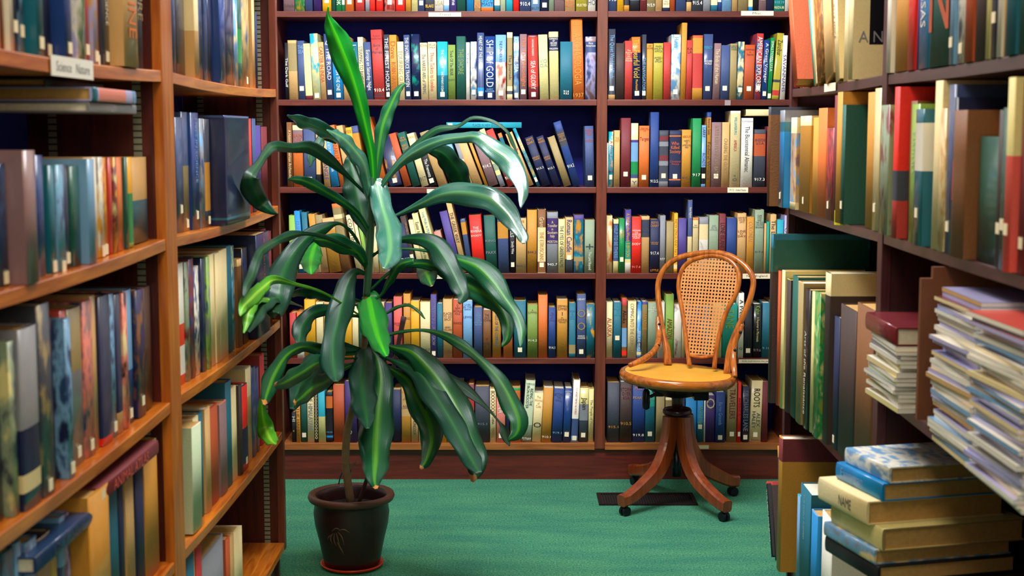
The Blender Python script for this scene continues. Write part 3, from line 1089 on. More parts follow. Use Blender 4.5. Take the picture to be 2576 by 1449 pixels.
# ------------------------------------------------------------------ room shell
ZS = [.142, .465, .785, 1.104, 1.425, 1.745, 2.065]
TH = .0213
YB = 5.22
def carpet():
    m, t, b = newmat('green_carpet'); tc = N(t, 'ShaderNodeTexCoord')
    n1 = N(t, 'ShaderNodeTexNoise'); n1.inputs['Scale'].default_value = 170; n1.inputs['Detail'].default_value = 3
    n2 = N(t, 'ShaderNodeTexNoise'); n2.inputs['Scale'].default_value = 5; n2.inputs['Detail'].default_value = 5
    mp = N(t, 'ShaderNodeMapping'); mp.inputs['Scale'].default_value = (.6, 2.2, 1)
    t.links.new(tc.outputs['Object'], n1.inputs['Vector']); t.links.new(tc.outputs['Object'], mp.inputs[0]); t.links.new(mp.outputs[0], n2.inputs['Vector'])
    c1 = N(t, 'ShaderNodeValToRGB'); c1.color_ramp.elements[0].color = lin('246650'); c1.color_ramp.elements[1].color = lin('5E9E80')
    c1.color_ramp.elements[0].position = .3; c1.color_ramp.elements[1].position = .7
    t.links.new(n1.outputs['Fac'], c1.inputs[0])
    c2 = N(t, 'ShaderNodeValToRGB'); c2.color_ramp.elements[0].color = (.62, .78, .8, 1); c2.color_ramp.elements[1].color = (1.0, 1.0, .86, 1)
    c2.color_ramp.elements[0].position = .35; c2.color_ramp.elements[1].position = .65
    t.links.new(n2.outputs['Fac'], c2.inputs[0])
    mx = N(t, 'ShaderNodeMix', data_type='RGBA', blend_type='MULTIPLY'); mx.inputs[0].default_value = 1
    t.links.new(c1.outputs[0], mx.inputs[6]); t.links.new(c2.outputs[0], mx.inputs[7]); t.links.new(mx.outputs[2], b.inputs['Base Color'])
    b.inputs['Roughness'].default_value = .95; b.inputs['Specular IOR Level'].default_value = .1
    bp = N(t, 'ShaderNodeBump'); bp.inputs['Strength'].default_value = .6; bp.inputs['Distance'].default_value = .004
    t.links.new(n1.outputs['Fac'], bp.inputs['Height']); t.links.new(bp.outputs[0], b.inputs['Normal'])
    return m
PLASTER = plain('wall_plaster', 'D8D2C4', rough=.9)
tag(box('floor', -1.25, 1.45, -2.6, 5.6, -.05, 0, carpet()), None, None, kind='structure')
tag(box('ceiling', -1.25, 1.45, -2.6, 5.6, 2.9, 2.95, PLASTER), None, None, kind='structure')
for nm, a in (('wall_left', (-1.3, -1.25, -2.6, 5.6)), ('wall_right', (1.45, 1.5, -2.6, 5.6)), ('wall_back', (-1.3, 1.5, 5.6, 5.65)), ('wall_front', (-1.3, 1.5, -2.65, -2.6))):
    tag(box(nm, *a, 0, 2.9, PLASTER), None, None, kind='structure')

# ------------------------------------------------------------------ bookcases
def frame_mat(O, e):
    e = Vector((e[0], e[1], 0)).normalized(); return Vector(O), e, Vector((-e.y, e.x, 0)), math.atan2(e.y, e.x)
def card(parent, s0, s1, z0, z1, text=None, c='dk', mat=None):
    o = box('label_card', s0, s1, -.0016, -.0002, z0, z1, mat or CARD, parent)
    if text: text_obj(o, text, c, (s0+s1)/2, -.0021, (z0+z1)/2, False, (s1-s0)*.8, (z1-z0)*.5)
    return o
def s_on(O, e, px, z, lo=-2, hi=3.4):
    lo, hi = lo, hi
    f = lambda s: project((O+e*s)+Vector((0, 0, z)))[0]-px
    flo = f(lo)
    for _ in range(40):
        m = (lo+hi)/2
        if (f(m) > 0) == (flo > 0): lo = m
        else: hi = m
    return lo
# back bookcase
O, e, n, rz = frame_mat((0, YB, 0), (1, 0))
bc = empty('bookcase', (0, YB, 0)); tag(bc, 'reddish wooden bookcase across the back wall behind the cane chair', 'bookcase')
for x0, x1 in ((-.90, -.862), (.3117, .3495), (1.025, 1.062)):
    box('upright', x0, x1, 0, .28, .12, 2.2, WOODV, bc, .001)
for x0, x1 in ((-.862, .3117), (.3495, 1.025), (1.062, 1.40)):
    box('back_board', x0, x1, .262, .28, .12, 2.2, NAVY_SHADE, bc)
    for i, z in enumerate(ZS):
        if x0 > 1: continue
        box('shelf', x0+.0005, x1-.0005, .002 if i else -.004, .262, z-TH-(.004 if i == 0 else 0), z, WOODS if i else LEDGE, bc, .0012)
box('plinth', -.90, 1.40, .012, .05, 0, .117, wood('plinth_wood', '4A1410', '6E241A', .4, 0), bc)
box('side_board', 1.062, 1.40, .0, .02, .12, 2.2, WOODD, bc)
PAPERG = plain('grey_tape', '9C8A8A', rough=.5)
for a, b, y0, y1, tx in ((1078, 1160, 31, 42, 'Travel'), (1864, 1946, 27.5, 39.5, 'Misc.'), (1074, 1156, 475.5, 486, 'Asia - India'), (1830, 1882, 471.5, 484.5, '917.3  United States'),
        (1062, 1140, 692, 701, 'Italy - Greece'), (1868, 1940, 688.5, 701, 'New England'), (1858, 1945, 904, 913.5, 'Pacific, South America, Asia, Japan')):
    p0 = at_d(a, y1, YB); p1 = at_d(b, y0, YB); card(bc, p0.x, p1.x, p0.z, p1.z, tx)
p0 = at_d(1823, 265, YB); p1 = at_d(1838, 252, YB); card(bc, p0.x, p1.x, p0.z, p1.z, mat=PAPERG)
p0 = at_d(1757, 1129, YB-.004); p1 = at_d(1783, 1120, YB-.004)
box('label_card', p0.x, p1.x, -.006, -.0042, p0.z, p1.z, CARD, bc)

# left bookcase: slightly sagging shelves of orange-brown wood
OL, eL, nL, rzL = frame_mat((-.70, 0, 0), (.0132, 1))
bl_ = empty('bookcase', OL, rzL); tag(bl_, 'orange brown wooden bookcase along the left side with sagging shelves', 'bookcase')
BAYL = ((1.58, 2.71), (2.79, 3.925))
def sagL(s):
    for a, b in BAYL:
        if a <= s <= b: u = (s-a)/(b-a); return -.008*4*u*(1-u)
    return 0
def sag_shelf(parent, a, b, z, mat, sag, d=.262):
    bm = bmesh.new(); M = 16; prev = None
    for i in range(M+1):
        s = a+(b-a)*i/M; dz = sag(s)
        r = [bm.verts.new((s, y, zz+dz)) for y, zz in ((.002, z-TH), (.002, z-.002), (.0035, z), (d, z), (d, z-TH))]
        if prev:
            for k in range(5): bm.faces.new((prev[k], prev[(k+1) % 5], r[(k+1) % 5], r[k]))
        else: bm.faces.new(r)
        prev = r
    bm.faces.new(prev[::-1])
    return from_bm('shelf', bm, mat, parent)
WOODLX = wood('shelf_wood_orange_x', '9A4410', 'DC8024', .22, 0)
for a, b in ((1.50, 1.58), (2.71, 2.79), (3.925, 3.95)):
    box('upright', a, b, 0, .02, .12, 2.2, WOODVO if a < 3 else WOODV, bl_, .0015)
for a, b in ((1.50, 1.52), (2.71, 2.73), (2.77, 2.79), (3.93, 3.95)):
    box('side_panel', a, b, .02, .28, .0, 2.2, WOODP, bl_)
for a, b in BAYL:
    box('back_board', a-.04, b+.03, .262, .28, .12, 2.2, NAVY_SHADE, bl_)
    for z in ZS: sag_shelf(bl_, a+.0005, b-.0005, z, WOODLX, sagL)
box('plinth', 1.50, 3.95, .03, .05, 0, .12, WOODD, bl_)
for s in (2.7085, 3.9285):
    for dy in (.042, .205):
        box('shelf_standard', s-.0015, s, dy, dy+.016, .13, 2.15, STEEL, bl_)
s0 = s_on(OL, eL, 127, 1.41, .5, 5); s1 = s_on(OL, eL, 232, 1.41, .5, 5)
cl = card(bl_, s0, s1, 1.391, 1.421, 'Science   Nature', 'gy', mat=plain('white_card', 'F6F6F2', rough=.5, var=.03))

# right bookcase: dark wood
DR = 3.95
OR_, eR, nR, rzR = frame_mat((.717+.0132*DR, DR, 0), (-.0132, -1))
br_ = empty('bookcase', OR_, rzR); tag(br_, 'dark wooden bookcase along the right side crammed with oversize books and magazines', 'bookcase')
BAYR = ((.03, 1.04), (1.08, 2.17)); ZR = (( .142, .57, 1.104, 1.425, 1.745, 2.065), (.142, .465, .785, 1.104, 1.425, 1.745, 2.065))
for a, b in ((0, .03), (1.04, 1.08), (2.17, 2.25)):
    box('upright', a, b, 0, .02, .12, 2.2, WOODVR, br_, .0015)
for a, b in ((0, .02), (1.04, 1.06), (1.061, 1.08), (2.19, 2.21)):
    box('side_panel', a, b, .02, .34, 0, 2.2, WOODPR, br_)
def sagR(s):
    for a, b in BAYR:
        if a <= s <= b: u = (s-a)/(b-a); return -.003*4*u*(1-u)
    return 0
WOODRX = wood('shelf_wood_dark', '30141A', '4E262C', .3, 0)
for (a, b), zz in zip(BAYR, ZR):
    box('back_board', a-.02, b+.02, .325, .34, .12, 2.2, NAVY_SHADE, br_)
    for z in zz: sag_shelf(br_, a+.0005, b-.0005, z, WOODRX, sagR, .325)
box('plinth', 0, 2.25, .03, .05, 0, .12, WOODD, br_)
s0 = s_on(OR_, eR, 2075, 1.41); s1 = s_on(OR_, eR, 2103, 1.41); card(br_, s0, s1, 1.405, 1.424)

# ------------------------------------------------------------------ rows of books
SN = ['lowest shelf', 'second lowest shelf', 'third lowest shelf', 'third highest shelf', 'second highest shelf', 'top shelf']
zi = {'6': 0, '5': 1, '4': 2, '3': 3, '2': 4, '1': 5}
for k, data in BACK.items():
    i = zi[k[1]]; bay = 'left back bay' if k[0] == 'L' else 'right back bay'
    shelf_row(data, SN[i]+' of '+bay, 'books on the %s of the %s' % (SN[i], bay), (0, YB, 0), (1, 0), ZS[i], rec=.014, lim=(-.8615, .3112) if k[0] == 'L' else (.35, 1.0245), ztop=ZS[i+1]-TH)
SL = ['lowest shelf', 'second lowest shelf', 'middle shelf', 'second highest shelf', 'top shelf']
zl = {'A': 4, 'B': 3, 'C': 2, 'D': 1, 'E': 0}
for k, data in LEFT.items():
    i = zl[k[0]]; bay = 'near left case' if k[1] == '1' else 'far left case'
    shelf_row(data, SL[i]+' of '+bay, 'books on the %s of the %s' % (SL[i], bay), OL, eL, ZS[i], rec=.025, sag=sagL, rng=(.9, 5.5), lim=(1.581, 2.706) if k[1] == '1' else (2.791, 3.925), ztop=ZS[i+1]-TH-.008)
for k, data in RIGHT.items():
    bay = 'near right case' if k[1] == '1' else 'far right case'
    z = {'A': 1.425, 'B': 1.104, 'C': .57 if k[1] == '2' else .785, 'D': .142}[k[0]]
    sn = {'A': 'upper shelf', 'B': 'middle shelf', 'C': 'oversize shelf', 'D': 'bottom shelf'}[k[0]]
    shelf_row(data, sn+' of '+bay, 'books on the %s of the %s' % (sn, bay), OR_, eR, z, rec=.0, sag=sagR, lim=(1.081, 2.168) if k[1] == '1' else (.031, 1.038), ztop={'A': 1.745, 'B': 1.425, 'C': 1.104, 'D': .57}[k[0]]-TH-.003)

# ------------------------------------------------------------------ books lying flat
def lying(near, u, w, h, d, col, label, group=None, name='book', **kw):
    u = Vector(u).normalized(); v = u.cross(Vector((0, 0, 1)))
    r = make_book(name, w, h, d, col, **kw)
    M = Matrix((Vector((0, 0, 1)), v, u)).transposed().to_4x4(); M.translation = Vector(near)
    r.matrix_world = M
    return tag(r, label, name if name != 'book' else 'book', group)
p0 = at_d(1312, 322, 5.235); lying((p0.x, 5.236, p0.z), (-1, 0, 0), .021, .277, .17, 'aq', 'turquoise book lying flat on top of the leaning books', bands=(), texts=[('v', 35, 75, 'tl', 'PLACES IN NEW ENGLAND')], patch=5)
p0 = at_d(1965, 298, 5.235); lying((p0.x, 5.236, 1.104+.262), (-1, 0, 0), .024, .13, .17, 'cr', 'small cream book lying flat above the right end of the fourth shelf')
def Lp(D, o=0): P = OL+eL*D+nL*o; return P
P = Lp(2.52, .0); lying((P.x, P.y, 1.104+.236), -eL, .016, .27, .19, 'gy', 'grey glossy book lying flat on the spectrum of upright books', gloss=True)
P = Lp(2.50, -.005); lying((P.x, P.y, 1.104+.2535), -eL, .022, .25, .19, 'lv', 'lavender and pink glossy book lying flat above red and orange spines', gloss=True, bands=[(.0, .12, 'tl'), (.15, .75, 'pk'), (.9, 1, 'lb')])
P = Lp(2.53, .06); lying((P.x, P.y, 1.104+.276), -eL, .012, .30, .18, 'dk', 'dark grey book lying uppermost under the left shelf', )
P = Lp(2.60, .0); lying((P.x, P.y, .465+.243), -eL, .026, .36, .2, 'mr', 'maroon book lying flat under the lower left shelf', texts=[('v', 20, 80, 'co', 'ANIMAL ATLAS')], patch=4)
P = Lp(2.22, .0); lying((P.x, P.y, .465+.222), -eL, .024, .28, .2, 'sl', 'slate blue book lying flat on dark upright books', gloss=True, texts=[('v', 20, 80, 'dk', 'OCEANS')])
# pile on the lower near shelf of the right case
U = Vector((-.25, .97, 0)).normalized()
z = .4655
pile = [('black book at the very bottom of the flat pile beside magazines', 'bk', .032, .215, .29, (.690, 2.575), {}),
 ('worn silver grey book second from bottom of the flat pile', 'gy', .028, .205, .29, (.684, 2.585), dict(art=['gy', 'lb', 'cr'])),
 ('cream and grey book in the middle of the flat pile', 'kh', .043, .205, .30, (.696, 2.575), dict(bands=[(0, 1, 'iv')], )),
 ('thick cream book with dark lettering in the flat pile', 'cr', .045, .20, .29, (.672, 2.60), dict(texts=[('v', 45, 70, 'dk', 'NAME')])),
 ('bright blue book second from top of the flat pile', 'sb', .034, .185, .285, (.700, 2.60), dict(gloss=True, texts=[('v', 12, 60, 'lb', 'Everyman')])),
 ('pale silver blue book topmost in the flat pile', 'lb', .031, .175, .28, (.712, 2.60), dict(gloss=True, art=['lb', 'wh', 'lb']))]
for lab, c, w, h, d, (px_, py_), kw in pile:
    lying((px_, py_, z), U, w, h, d, c, lab, 'books lying in the flat pile', **kw); z += w+.0006
# magazines in three piles and the maroon book on the first
def magazine(z, X, D, ln, dp, w, cols, ang, label, group):
    u = Vector((.0132+math.sin(ang), math.cos(ang), 0)).normalized(); v = u.cross(Vector((0, 0, 1)))
    bm = bmesh.new(); bx(bm, 0, w, 0, .0006, 0, ln, 1); bx(bm, 0, .0004, 0, dp, 0, ln, 0); bx(bm, w-.0004, w, 0, dp, 0, ln, 0)
    r = from_bm('magazine', bm, [book_mat(cols[0], True), book_mat(cols[1], True)])
    box('page_block', .0004, w-.0004, .0006, dp-.001, .0005, ln-.0005, PAGESM, r)
    M = Matrix((Vector((0, 0, 1)), v, u)).transposed().to_4x4(); M.translation = Vector((X, D, z)); r.matrix_world = M
    tag(r, label, 'magazine', group)
def stack(nn, Xb, D0, D1, z0, z1, pal, who, jitter=.006):
    z = z0; t = (z1-z0)/nn; k = 0
    for i in range(nn):
        w = t*random.uniform(.8, 1.18)
        a, b = random.choice(pal), random.choice(pal)
        if i >= nn-3 and nn > 20: a = ('co', 'vi', 'pk')[nn-1-i] if nn > 36 else ('lv', 'bl', 'mr')[nn-1-i]
        lab = '%s magazine %s in the %s' % (PAL[b][0], 'at the very bottom' if i == 0 else 'lying on top' if i == nn-1 else ordn(i+1)+' from bottom' if i < nn/2 else ordn(nn-i)+' from top', who)
        magazine(z, Xb+random.uniform(-jitter, jitter), D0+random.uniform(-jitter, jitter), D1-D0, .27, w, (a, b), random.uniform(-.05, .05), lab, 'magazines in the '+who)
        z += w+.0002
    return z
CP = ['wh', 'wh', 'cr', 'wh', 'lb', 'wh', 'lv', 'wh', 'lv', 'wh', 'lb', 'tn']
zt = stack(15, .718, 2.60, 2.815, .7855, .918, ['wh', 'wh', 'py', 'iv', 'cr', 'wh', 'gy'], 'pile beside the upright post')
lying((.716, 2.60, zt+.001), (0.0132, 1, 0), .034, .235, .24, 'mr', 'shiny maroon hardcover lying on the shorter magazine pile', gloss=True)
zt = stack(36, .716, 2.155, 2.375, .7855, 1.045, CP, 'middle magazine pile')
zt = stack(38, .700, 1.90, 2.125, .7855, 1.040, CP, 'nearest magazine pile', .008)
b = box('book_end', 0, .006, 0, .22, 0, .29, plain('brown_board', '6E3A18', rough=.6)); b.location = (.715, 2.475, .7855); b.rotation_euler = (0, 0, -math.pi/2)
bm = bmesh.new(); bx(bm, 0, .24, 0, .012, 0, .29)
b.data.clear_geometry(); bmesh.ops.bevel(bm, geom=[q for q in bm.edges if abs(q.verts[0].co.y-q.verts[1].co.y) > .005], offset=.02, segments=4, affect='EDGES'); bm.to_mesh(b.data); bm.free()
b.rotation_euler = (0, 0, 0); b.location = (.712, 2.44, .7855)
tag(b, 'rounded brown board standing between two magazine piles', 'bookend')
# yellow tag hanging under the right shelf
p = at_d(2111, 549, 3.25); bt = bmesh.new(); bx(bt, -.014, .014, 0, .0006, -.016, .018)
o = from_bm('sticky_note', bt, plain('yellow_note', 'E6E010', rough=.6, var=.05)); o.location = (p.x, p.y, p.z); o.rotation_euler = (0, 0, -.9)
tag(o, 'bright yellow paper tag hanging under the right shelf', 'note')

# ------------------------------------------------------------------ floor vent
c0 = at_z(1503, 1243, 0); c1 = at_z(1746, 1243, 0); c2 = at_z(1756, 1272, 0); c3 = at_z(1507, 1272, 0)
VM = plain('vent_metal', '2A1C1C', rough=.5, metal=.6)
x0, x1, y0, y1 = c3.x, c2.x, c3.y, c0.y
vt = empty('floor_vent', ((x0+x1)/2, (y0+y1)/2, 0)); tag(vt, 'dark metal floor vent set in the green carpet under the chair', 'vent')
hx, hy = (x1-x0)/2, (y1-y0)/2
bm = bmesh.new(); bx(bm, -hx, hx, -hy, -hy+.012, 0, .006); bx(bm, -hx, hx, hy-.012, hy, 0, .006); bx(bm, -hx, -hx+.014, -hy+.012, hy-.012, 0, .006); bx(bm, hx-.014, hx, -hy+.012, hy-.012, 0, .006)
from_bm('vent_frame', bm, VM, vt)
bm = bmesh.new()
k = -hx+.02
while k < hx-.018: bx(bm, k, k+.004, -hy+.0122, hy-.0122, .0005, .0045); k += .009
from_bm('louvre', bm, VM, vt)
box('vent_pan', -hx+.013, hx-.013, -hy+.011, hy-.011, .0001, .0004, plain('vent_dark', '08080A', rough=.9), vt)

# ------------------------------------------------------------------ cane swivel chair
HONEY = wood('honey_bentwood', '8A4012', 'C8742A', .22, 2, 1.5)
SEATW = wood('seat_rim_wood', '84400F', 'BE6A22', .2, 0, 1.2)
REDW = wood('reddish_leg_wood', '6A2812', '8E4018', .2, 2, .8)
BLK = plain('black_cast_iron', '0E0E1A', rough=.35, metal=.5)
def cane(name, c1, c2, p=.0118, holes=True):
    m, t, b = newmat(name); uv = N(t, 'ShaderNodeTexCoord'); sx = N(t, 'ShaderNodeSeparateXYZ'); t.links.new(uv.outputs['UV'], sx.inputs[0])
    def M(op, a, b_=None, c=None):
        k = N(t, 'ShaderNodeMath', operation=op)
        for i, v in enumerate((a, b_, c)):
            if v is None: continue
            if hasattr(v, 'links'): t.links.new(v, k.inputs[i])
            else: k.inputs[i].default_value = v
        return k.outputs[0]
    u = M('DIVIDE', sx.outputs[0], p); v = M('DIVIDE', sx.outputs[1], p)
    fu = M('SUBTRACT', M('FRACT', u), .5); fv = M('SUBTRACT', M('FRACT', v), .5)
    r = M('SQRT', M('ADD', M('MULTIPLY', fu, fu), M('MULTIPLY', fv, fv)))
    hole = M('LESS_THAN', r, .27)
    w = N(t, 'ShaderNodeTexNoise'); w.inputs['Scale'].default_value = 14; t.links.new(uv.outputs['UV'], w.inputs['Vector'])
    band = M('PINGPONG', M('MULTIPLY', M('ADD', u, v), 2), .5)
    mx = N(t, 'ShaderNodeMix', data_type='RGBA'); mx.inputs[6].default_value = lin(c1); mx.inputs[7].default_value = lin(c2)
    t.links.new(M('MULTIPLY', M('ADD', band, w.outputs['Fac']), .7), mx.inputs[0]); t.links.new(mx.outputs[2], b.inputs['Base Color']); b.inputs['Roughness'].default_value = .45
    bp = N(t, 'ShaderNodeBump'); bp.inputs['Distance'].default_value = .0015; bp.inputs['Strength'].default_value = .7; t.links.new(band, bp.inputs['Height']); t.links.new(bp.outputs[0], b.inputs['Normal'])
    if holes:
        tr = N(t, 'ShaderNodeBsdfTransparent'); ms = N(t, 'ShaderNodeMixShader'); t.links.new(hole, ms.inputs[0]); t.links.new(b.outputs[0], ms.inputs[1]); t.links.new(tr.outputs[0], ms.inputs[2])
        t.links.new(ms.outputs[0], t.nodes['Material Output'].inputs[0])
    return m
SC = at_d(1705, 938, 4.88); ZSEAT = SC.z
ch = empty('swivel_chair', (SC.x, SC.y, 0)); tag(ch, 'bentwood swivel chair with cane seat and back on four curved wheeled legs', 'chair')
off = Vector((SC.x, SC.y, 0))
L_ = lambda P: Vector(P)-off
RS = .2035
bm = bmesh.new(); lathe(bm, [(RS-.03, -.030), (RS-.010, -.032), (RS-.001, -.022), (RS+.001, -.010), (RS-.003, .000), (RS-.011, .004), (RS-.017, .003), (RS-.019, -.004), (RS-.03, -.006)], seg=64, cap=False)
st = from_bm('seat_rim', bm, SEATW, ch, True); st.location = (0, 0, ZSEAT); st.rotation_euler = (0, math.radians(2.6), 0)
bm = bmesh.new(); lay = bm.loops.layers.uv.new('uv'); R = RS-.0185; rings = []
for i in range(7):
    r = R*i/6; rings.append([bm.verts.new((r*math.cos(2*math.pi*k/48), r*math.sin(2*math.pi*k/48), .0015-.006*(1-(i/6)**2))) for k in range(48 if i else 1)])
for i in range(6):
    for k in range(48):
        if i == 0: bm.faces.new((rings[0][0], rings[1][k], rings[1][(k+1) % 48]))
        else: bm.faces.new((rings[i][k], rings[i+1][k], rings[i+1][(k+1) % 48], rings[i][(k+1) % 48]))
for f in bm.faces:
    for l in f.loops: l[lay].uv = (l.vert.co.x+1, l.vert.co.y+1)
sc_ = from_bm('cane_seat', bm, cane('seat_cane', 'D08A20', 'EEB43C', .0115, False), ch, True); sc_.location = (0, 0, ZSEAT); sc_.rotation_euler = (0, math.radians(2.6), 0)
# back
bd = Vector((.55, .83, 0)).normalized(); lt = Vector((.83, -.55, 0)).normalized(); uu = (bd*math.sin(math.radians(13))+Vector((0, 0, 1))*math.cos(math.radians(13)))
PB = Vector((SC.x, SC.y, ZSEAT))+bd*.125; nb = lt.cross(uu)
bk3 = lambda x, y: L_(on_plane(x, y, PB, nb))
hoop_px = [(1680, 918), (1677, 880), (1668, 835), (1661, 795), (1656, 750), (1656, 712), (1667, 682), (1690, 658), (1722, 644), (1772, 636), (1812, 637), (1850, 650), (1880, 675), (1895, 705), (1889, 745), (1872, 790), (1850, 840), (1836, 885), (1828, 946)]
bm = bmesh.new(); tube(bm, [bk3(*p) for p in hoop_px], [.0145]*2+[.0105]*15+[.013]*2, 12, 90)
from_bm('back_hoop', bm, HONEY, ch, True)
fr_px = [(1735, 921), (1730, 888), (1724, 835), (1716, 780), (1708, 735), (1708, 705), (1718, 675), (1740, 655), (1772, 645), (1802, 643), (1836, 655), (1856, 680), (1859, 712), (1850, 742), (1832, 775), (1820, 805), (1809, 845), (1801, 885), (1797, 926)]
bm = bmesh.new(); tube(bm, [bk3(*p) for p in fr_px], [.0085]*19, 10, 90)
tube(bm, [bk3(1729, 893), bk3(1765, 898), bk3(1800, 893)], .0055, 8, 12)
from_bm('inner_frame', bm, HONEY, ch, True)
inn = crom([bk3(*p) for p in [(1729, 892)]+fr_px[2:-2]+[(1800, 893)]], 60)
bm = bmesh.new(); lay = bm.loops.layers.uv.new('uv'); vs = [bm.verts.new(p) for p in inn]; f = bm.faces.new(vs)
for l in f.loops:
    q = l.vert.co+off-PB; l[lay].uv = (q.dot(lt)+2, q.dot(uu)+2)
bmesh.ops.triangulate(bm, faces=bm.faces[:])
from_bm('cane_panel', bm, cane('back_cane', 'B8661C', 'E29A48', .0125), ch)
# arm braces
def brace(pts):
    P = []
    for x, y, k in pts:
        hb = on_plane(x, y, PB, nb); r = ray(x, y); fwd_ = k
        P.append(L_(hb - r*(fwd_/r.y)))
    bm = bmesh.new(); tube(bm, P, [.007, .0105, .0105, .0105, .0105, .0105, .0085], 10, 50); o = from_bm('arm_brace', bm, HONEY, ch, True)
    for q in (P[1], P[3]):
        b2 = bmesh.new(); bmesh.ops.create_uvsphere(b2, u_segments=10, v_segments=6, radius=.0055); s = from_bm('screw', b2, BLK, o, True); s.location = q+Vector((.002, -.010, 0))
    return o
brace([(1655, 797, .02), (1656, 815, .025), (1658, 838, .035), (1654, 868, .07), (1640, 888, .12), (1614, 906, .2), (1584, 919, .26)])
brace([(1868, 816, .02), (1860, 835, .02), (1851, 855, .02), (1846, 880, .02), (1845, 905, .03), (1847, 928, .05), (1849, 948, .06)])
# pedestal
bm = bmesh.new(); bx(bm, -.14, .14, -.018, .018, -.052, -.031); bx(bm, -.02, .02, -.13, .13, -.050, -.033); bx(bm, -.085, -.055, -.05, .05, -.075, -.04); bx(bm, .05, .10, -.07, .07, -.085, -.045)
lathe(bm, [(.03, -.085), (.06, -.078), (.11, -.052), (.135, -.034), (.135, -.031), (.03, -.031)], seg=28)
me_ = from_bm('tilt_mechanism', bm, BLK, ch); me_.location = (0, 0, ZSEAT)
bm = bmesh.new(); tube(bm, [(-.06, -.03, -.06), (-.10, -.05, -.075)], .006, 8); lathe(bm, [(.004, -.045), (.012, -.04), (.014, -.02), (.012, .02), (.006, .028)], (-.115, -.055, -.075), 12)
me2 = from_bm('tension_knob', bm, BLK, me_, True); me2.location = (0, 0, 0)
bm = bmesh.new(); lathe(bm, [(.019, .33), (.019, .37), (.024, .40), (.03, ZSEAT-.05)], seg=20); from_bm('column', bm, plain('dark_wood_column', '3A1414', rough=.3), ch, True)
bm = bmesh.new(); lathe(bm, [(.046, .322), (.051, .328), (.051, .337), (.046, .343), (.02, .347)], seg=28); from_bm('collar', bm, plain('dark_collar', '3C1A2C', rough=.25, metal=.3), ch, True)
bm = bmesh.new(); lathe(bm, [(.0125, .10), (.0125, .325)], seg=16); lathe(bm, [(.016, .10), (.016, .19)], (0, 0, 0), 16); from_bm('screw_shaft', bm, BLK, ch, True)
def sweep(bm, pts, w, hts, n=26):
    P = crom(pts, n); Hs = [q.x for q in crom([Vector((h, 0, 0)) for h in hts], n)]; prev = None; side = None
    dirh = Vector((pts[-1][0]-pts[0][0], pts[-1][1]-pts[0][1], 0)).normalized(); side = Vector((-dirh.y, dirh.x, 0))
    for i, p in enumerate(P):
        T = (P[min(i+1, n-1)]-P[max(i-1, 0)]).normalized(); up = T.cross(side)*-1
        h = Hs[i]/2; r = []; bv = .006
        for a, b in ((-w/2, -h+bv), (-w/2, h-bv), (-w/2+bv, h), (w/2-bv, h), (w/2, h-bv), (w/2, -h+bv), (w/2-bv, -h), (-w/2+bv, -h)):
            r.append(bm.verts.new(p+side*a+up*b))
        if prev:
            for k in range(8): bm.faces.new((prev[k], prev[(k+1) % 8], r[(k+1) % 8], r[k]))
        else: bm.faces.new(r)
        prev = r
    bm.faces.new(prev[::-1])
feet = [at_z(1572, 1297, 0), at_z(1821, 1311, 0), at_z(1843, 1247, 0), at_z(1597, 1219, 0)]
for F in feet:
    f = L_(F); rf = math.hypot(f.x, f.y); d = Vector((f.x, f.y, 0)).normalized()
    prof = [(.034, .318), (.040, .255), (.058, .190), (.10, .128), (.165, .088), (rf-.02, .060), (rf+.018, .054)]
    bm = bmesh.new(); sweep(bm, [d*r+Vector((0, 0, z)) for r, z in prof], .038, [.05, .052, .056, .054, .048, .042, .040])
    lg = from_bm('leg', bm, REDW, ch)
    bm = bmesh.new(); lathe(bm, [(.006, .03), (.006, .042)], (f.x, f.y, 0), 10); sd = Vector((-d.y, d.x, 0))
    for sg in (-1, 1):
        c = Vector((f.x, f.y, .0165))+sd*.008*sg
        tube(bm, [c-sd*.005, c+sd*.005], .0163, 16)
    bx(bm, f.x-.010, f.x+.010, f.y-.010, f.y+.010, .024, .040)
    from_bm('caster', bm, BLK, lg, False)

# ------------------------------------------------------------------ potted plant
PC = at_z(886, 1424, 0)
pl = empty('potted_plant', (PC.x, PC.y, 0)); tag(pl, 'tall drooping green corn plant in a dark brown glazed pot', 'plant')
GLZ = plain('brown_glaze', '2E0A0C', rough=.42, var=.25, nscale=9, coat=.1)
bm = bmesh.new()
lathe(bm, [(.070, .008), (.084, .010), (.088, .03), (.098, .08), (.110, .13), (.114, .165), (.110, .192), (.1125, .2), (.126, .205), (.130, .214), (.127, .222), (.118, .224), (.108, .219), (.102, .205), (.103, .16), (.098, .1)], seg=56)
from_bm('pot', bm, GLZ, pl, True)
bm = bmesh.new(); lathe(bm, [(.1135, .2), (.1265, .2045), (.1305, .214), (.1275, .2225), (.118, .2247), (.1075, .2195)], seg=56, cap=False)
from_bm('rim', bm, plain('brown_rim', '5A3020', rough=.5, var=.25, nscale=12), pl, True)
bm = bmesh.new(); lathe(bm, [(.0, .176), (.06, .182), (.102, .178)], seg=40, cap=False); from_bm('soil', bm, plain('dark_soil', '1C1014', rough=.95, var=.5, nscale=90, bump=1), pl, True)
bm = bmesh.new()
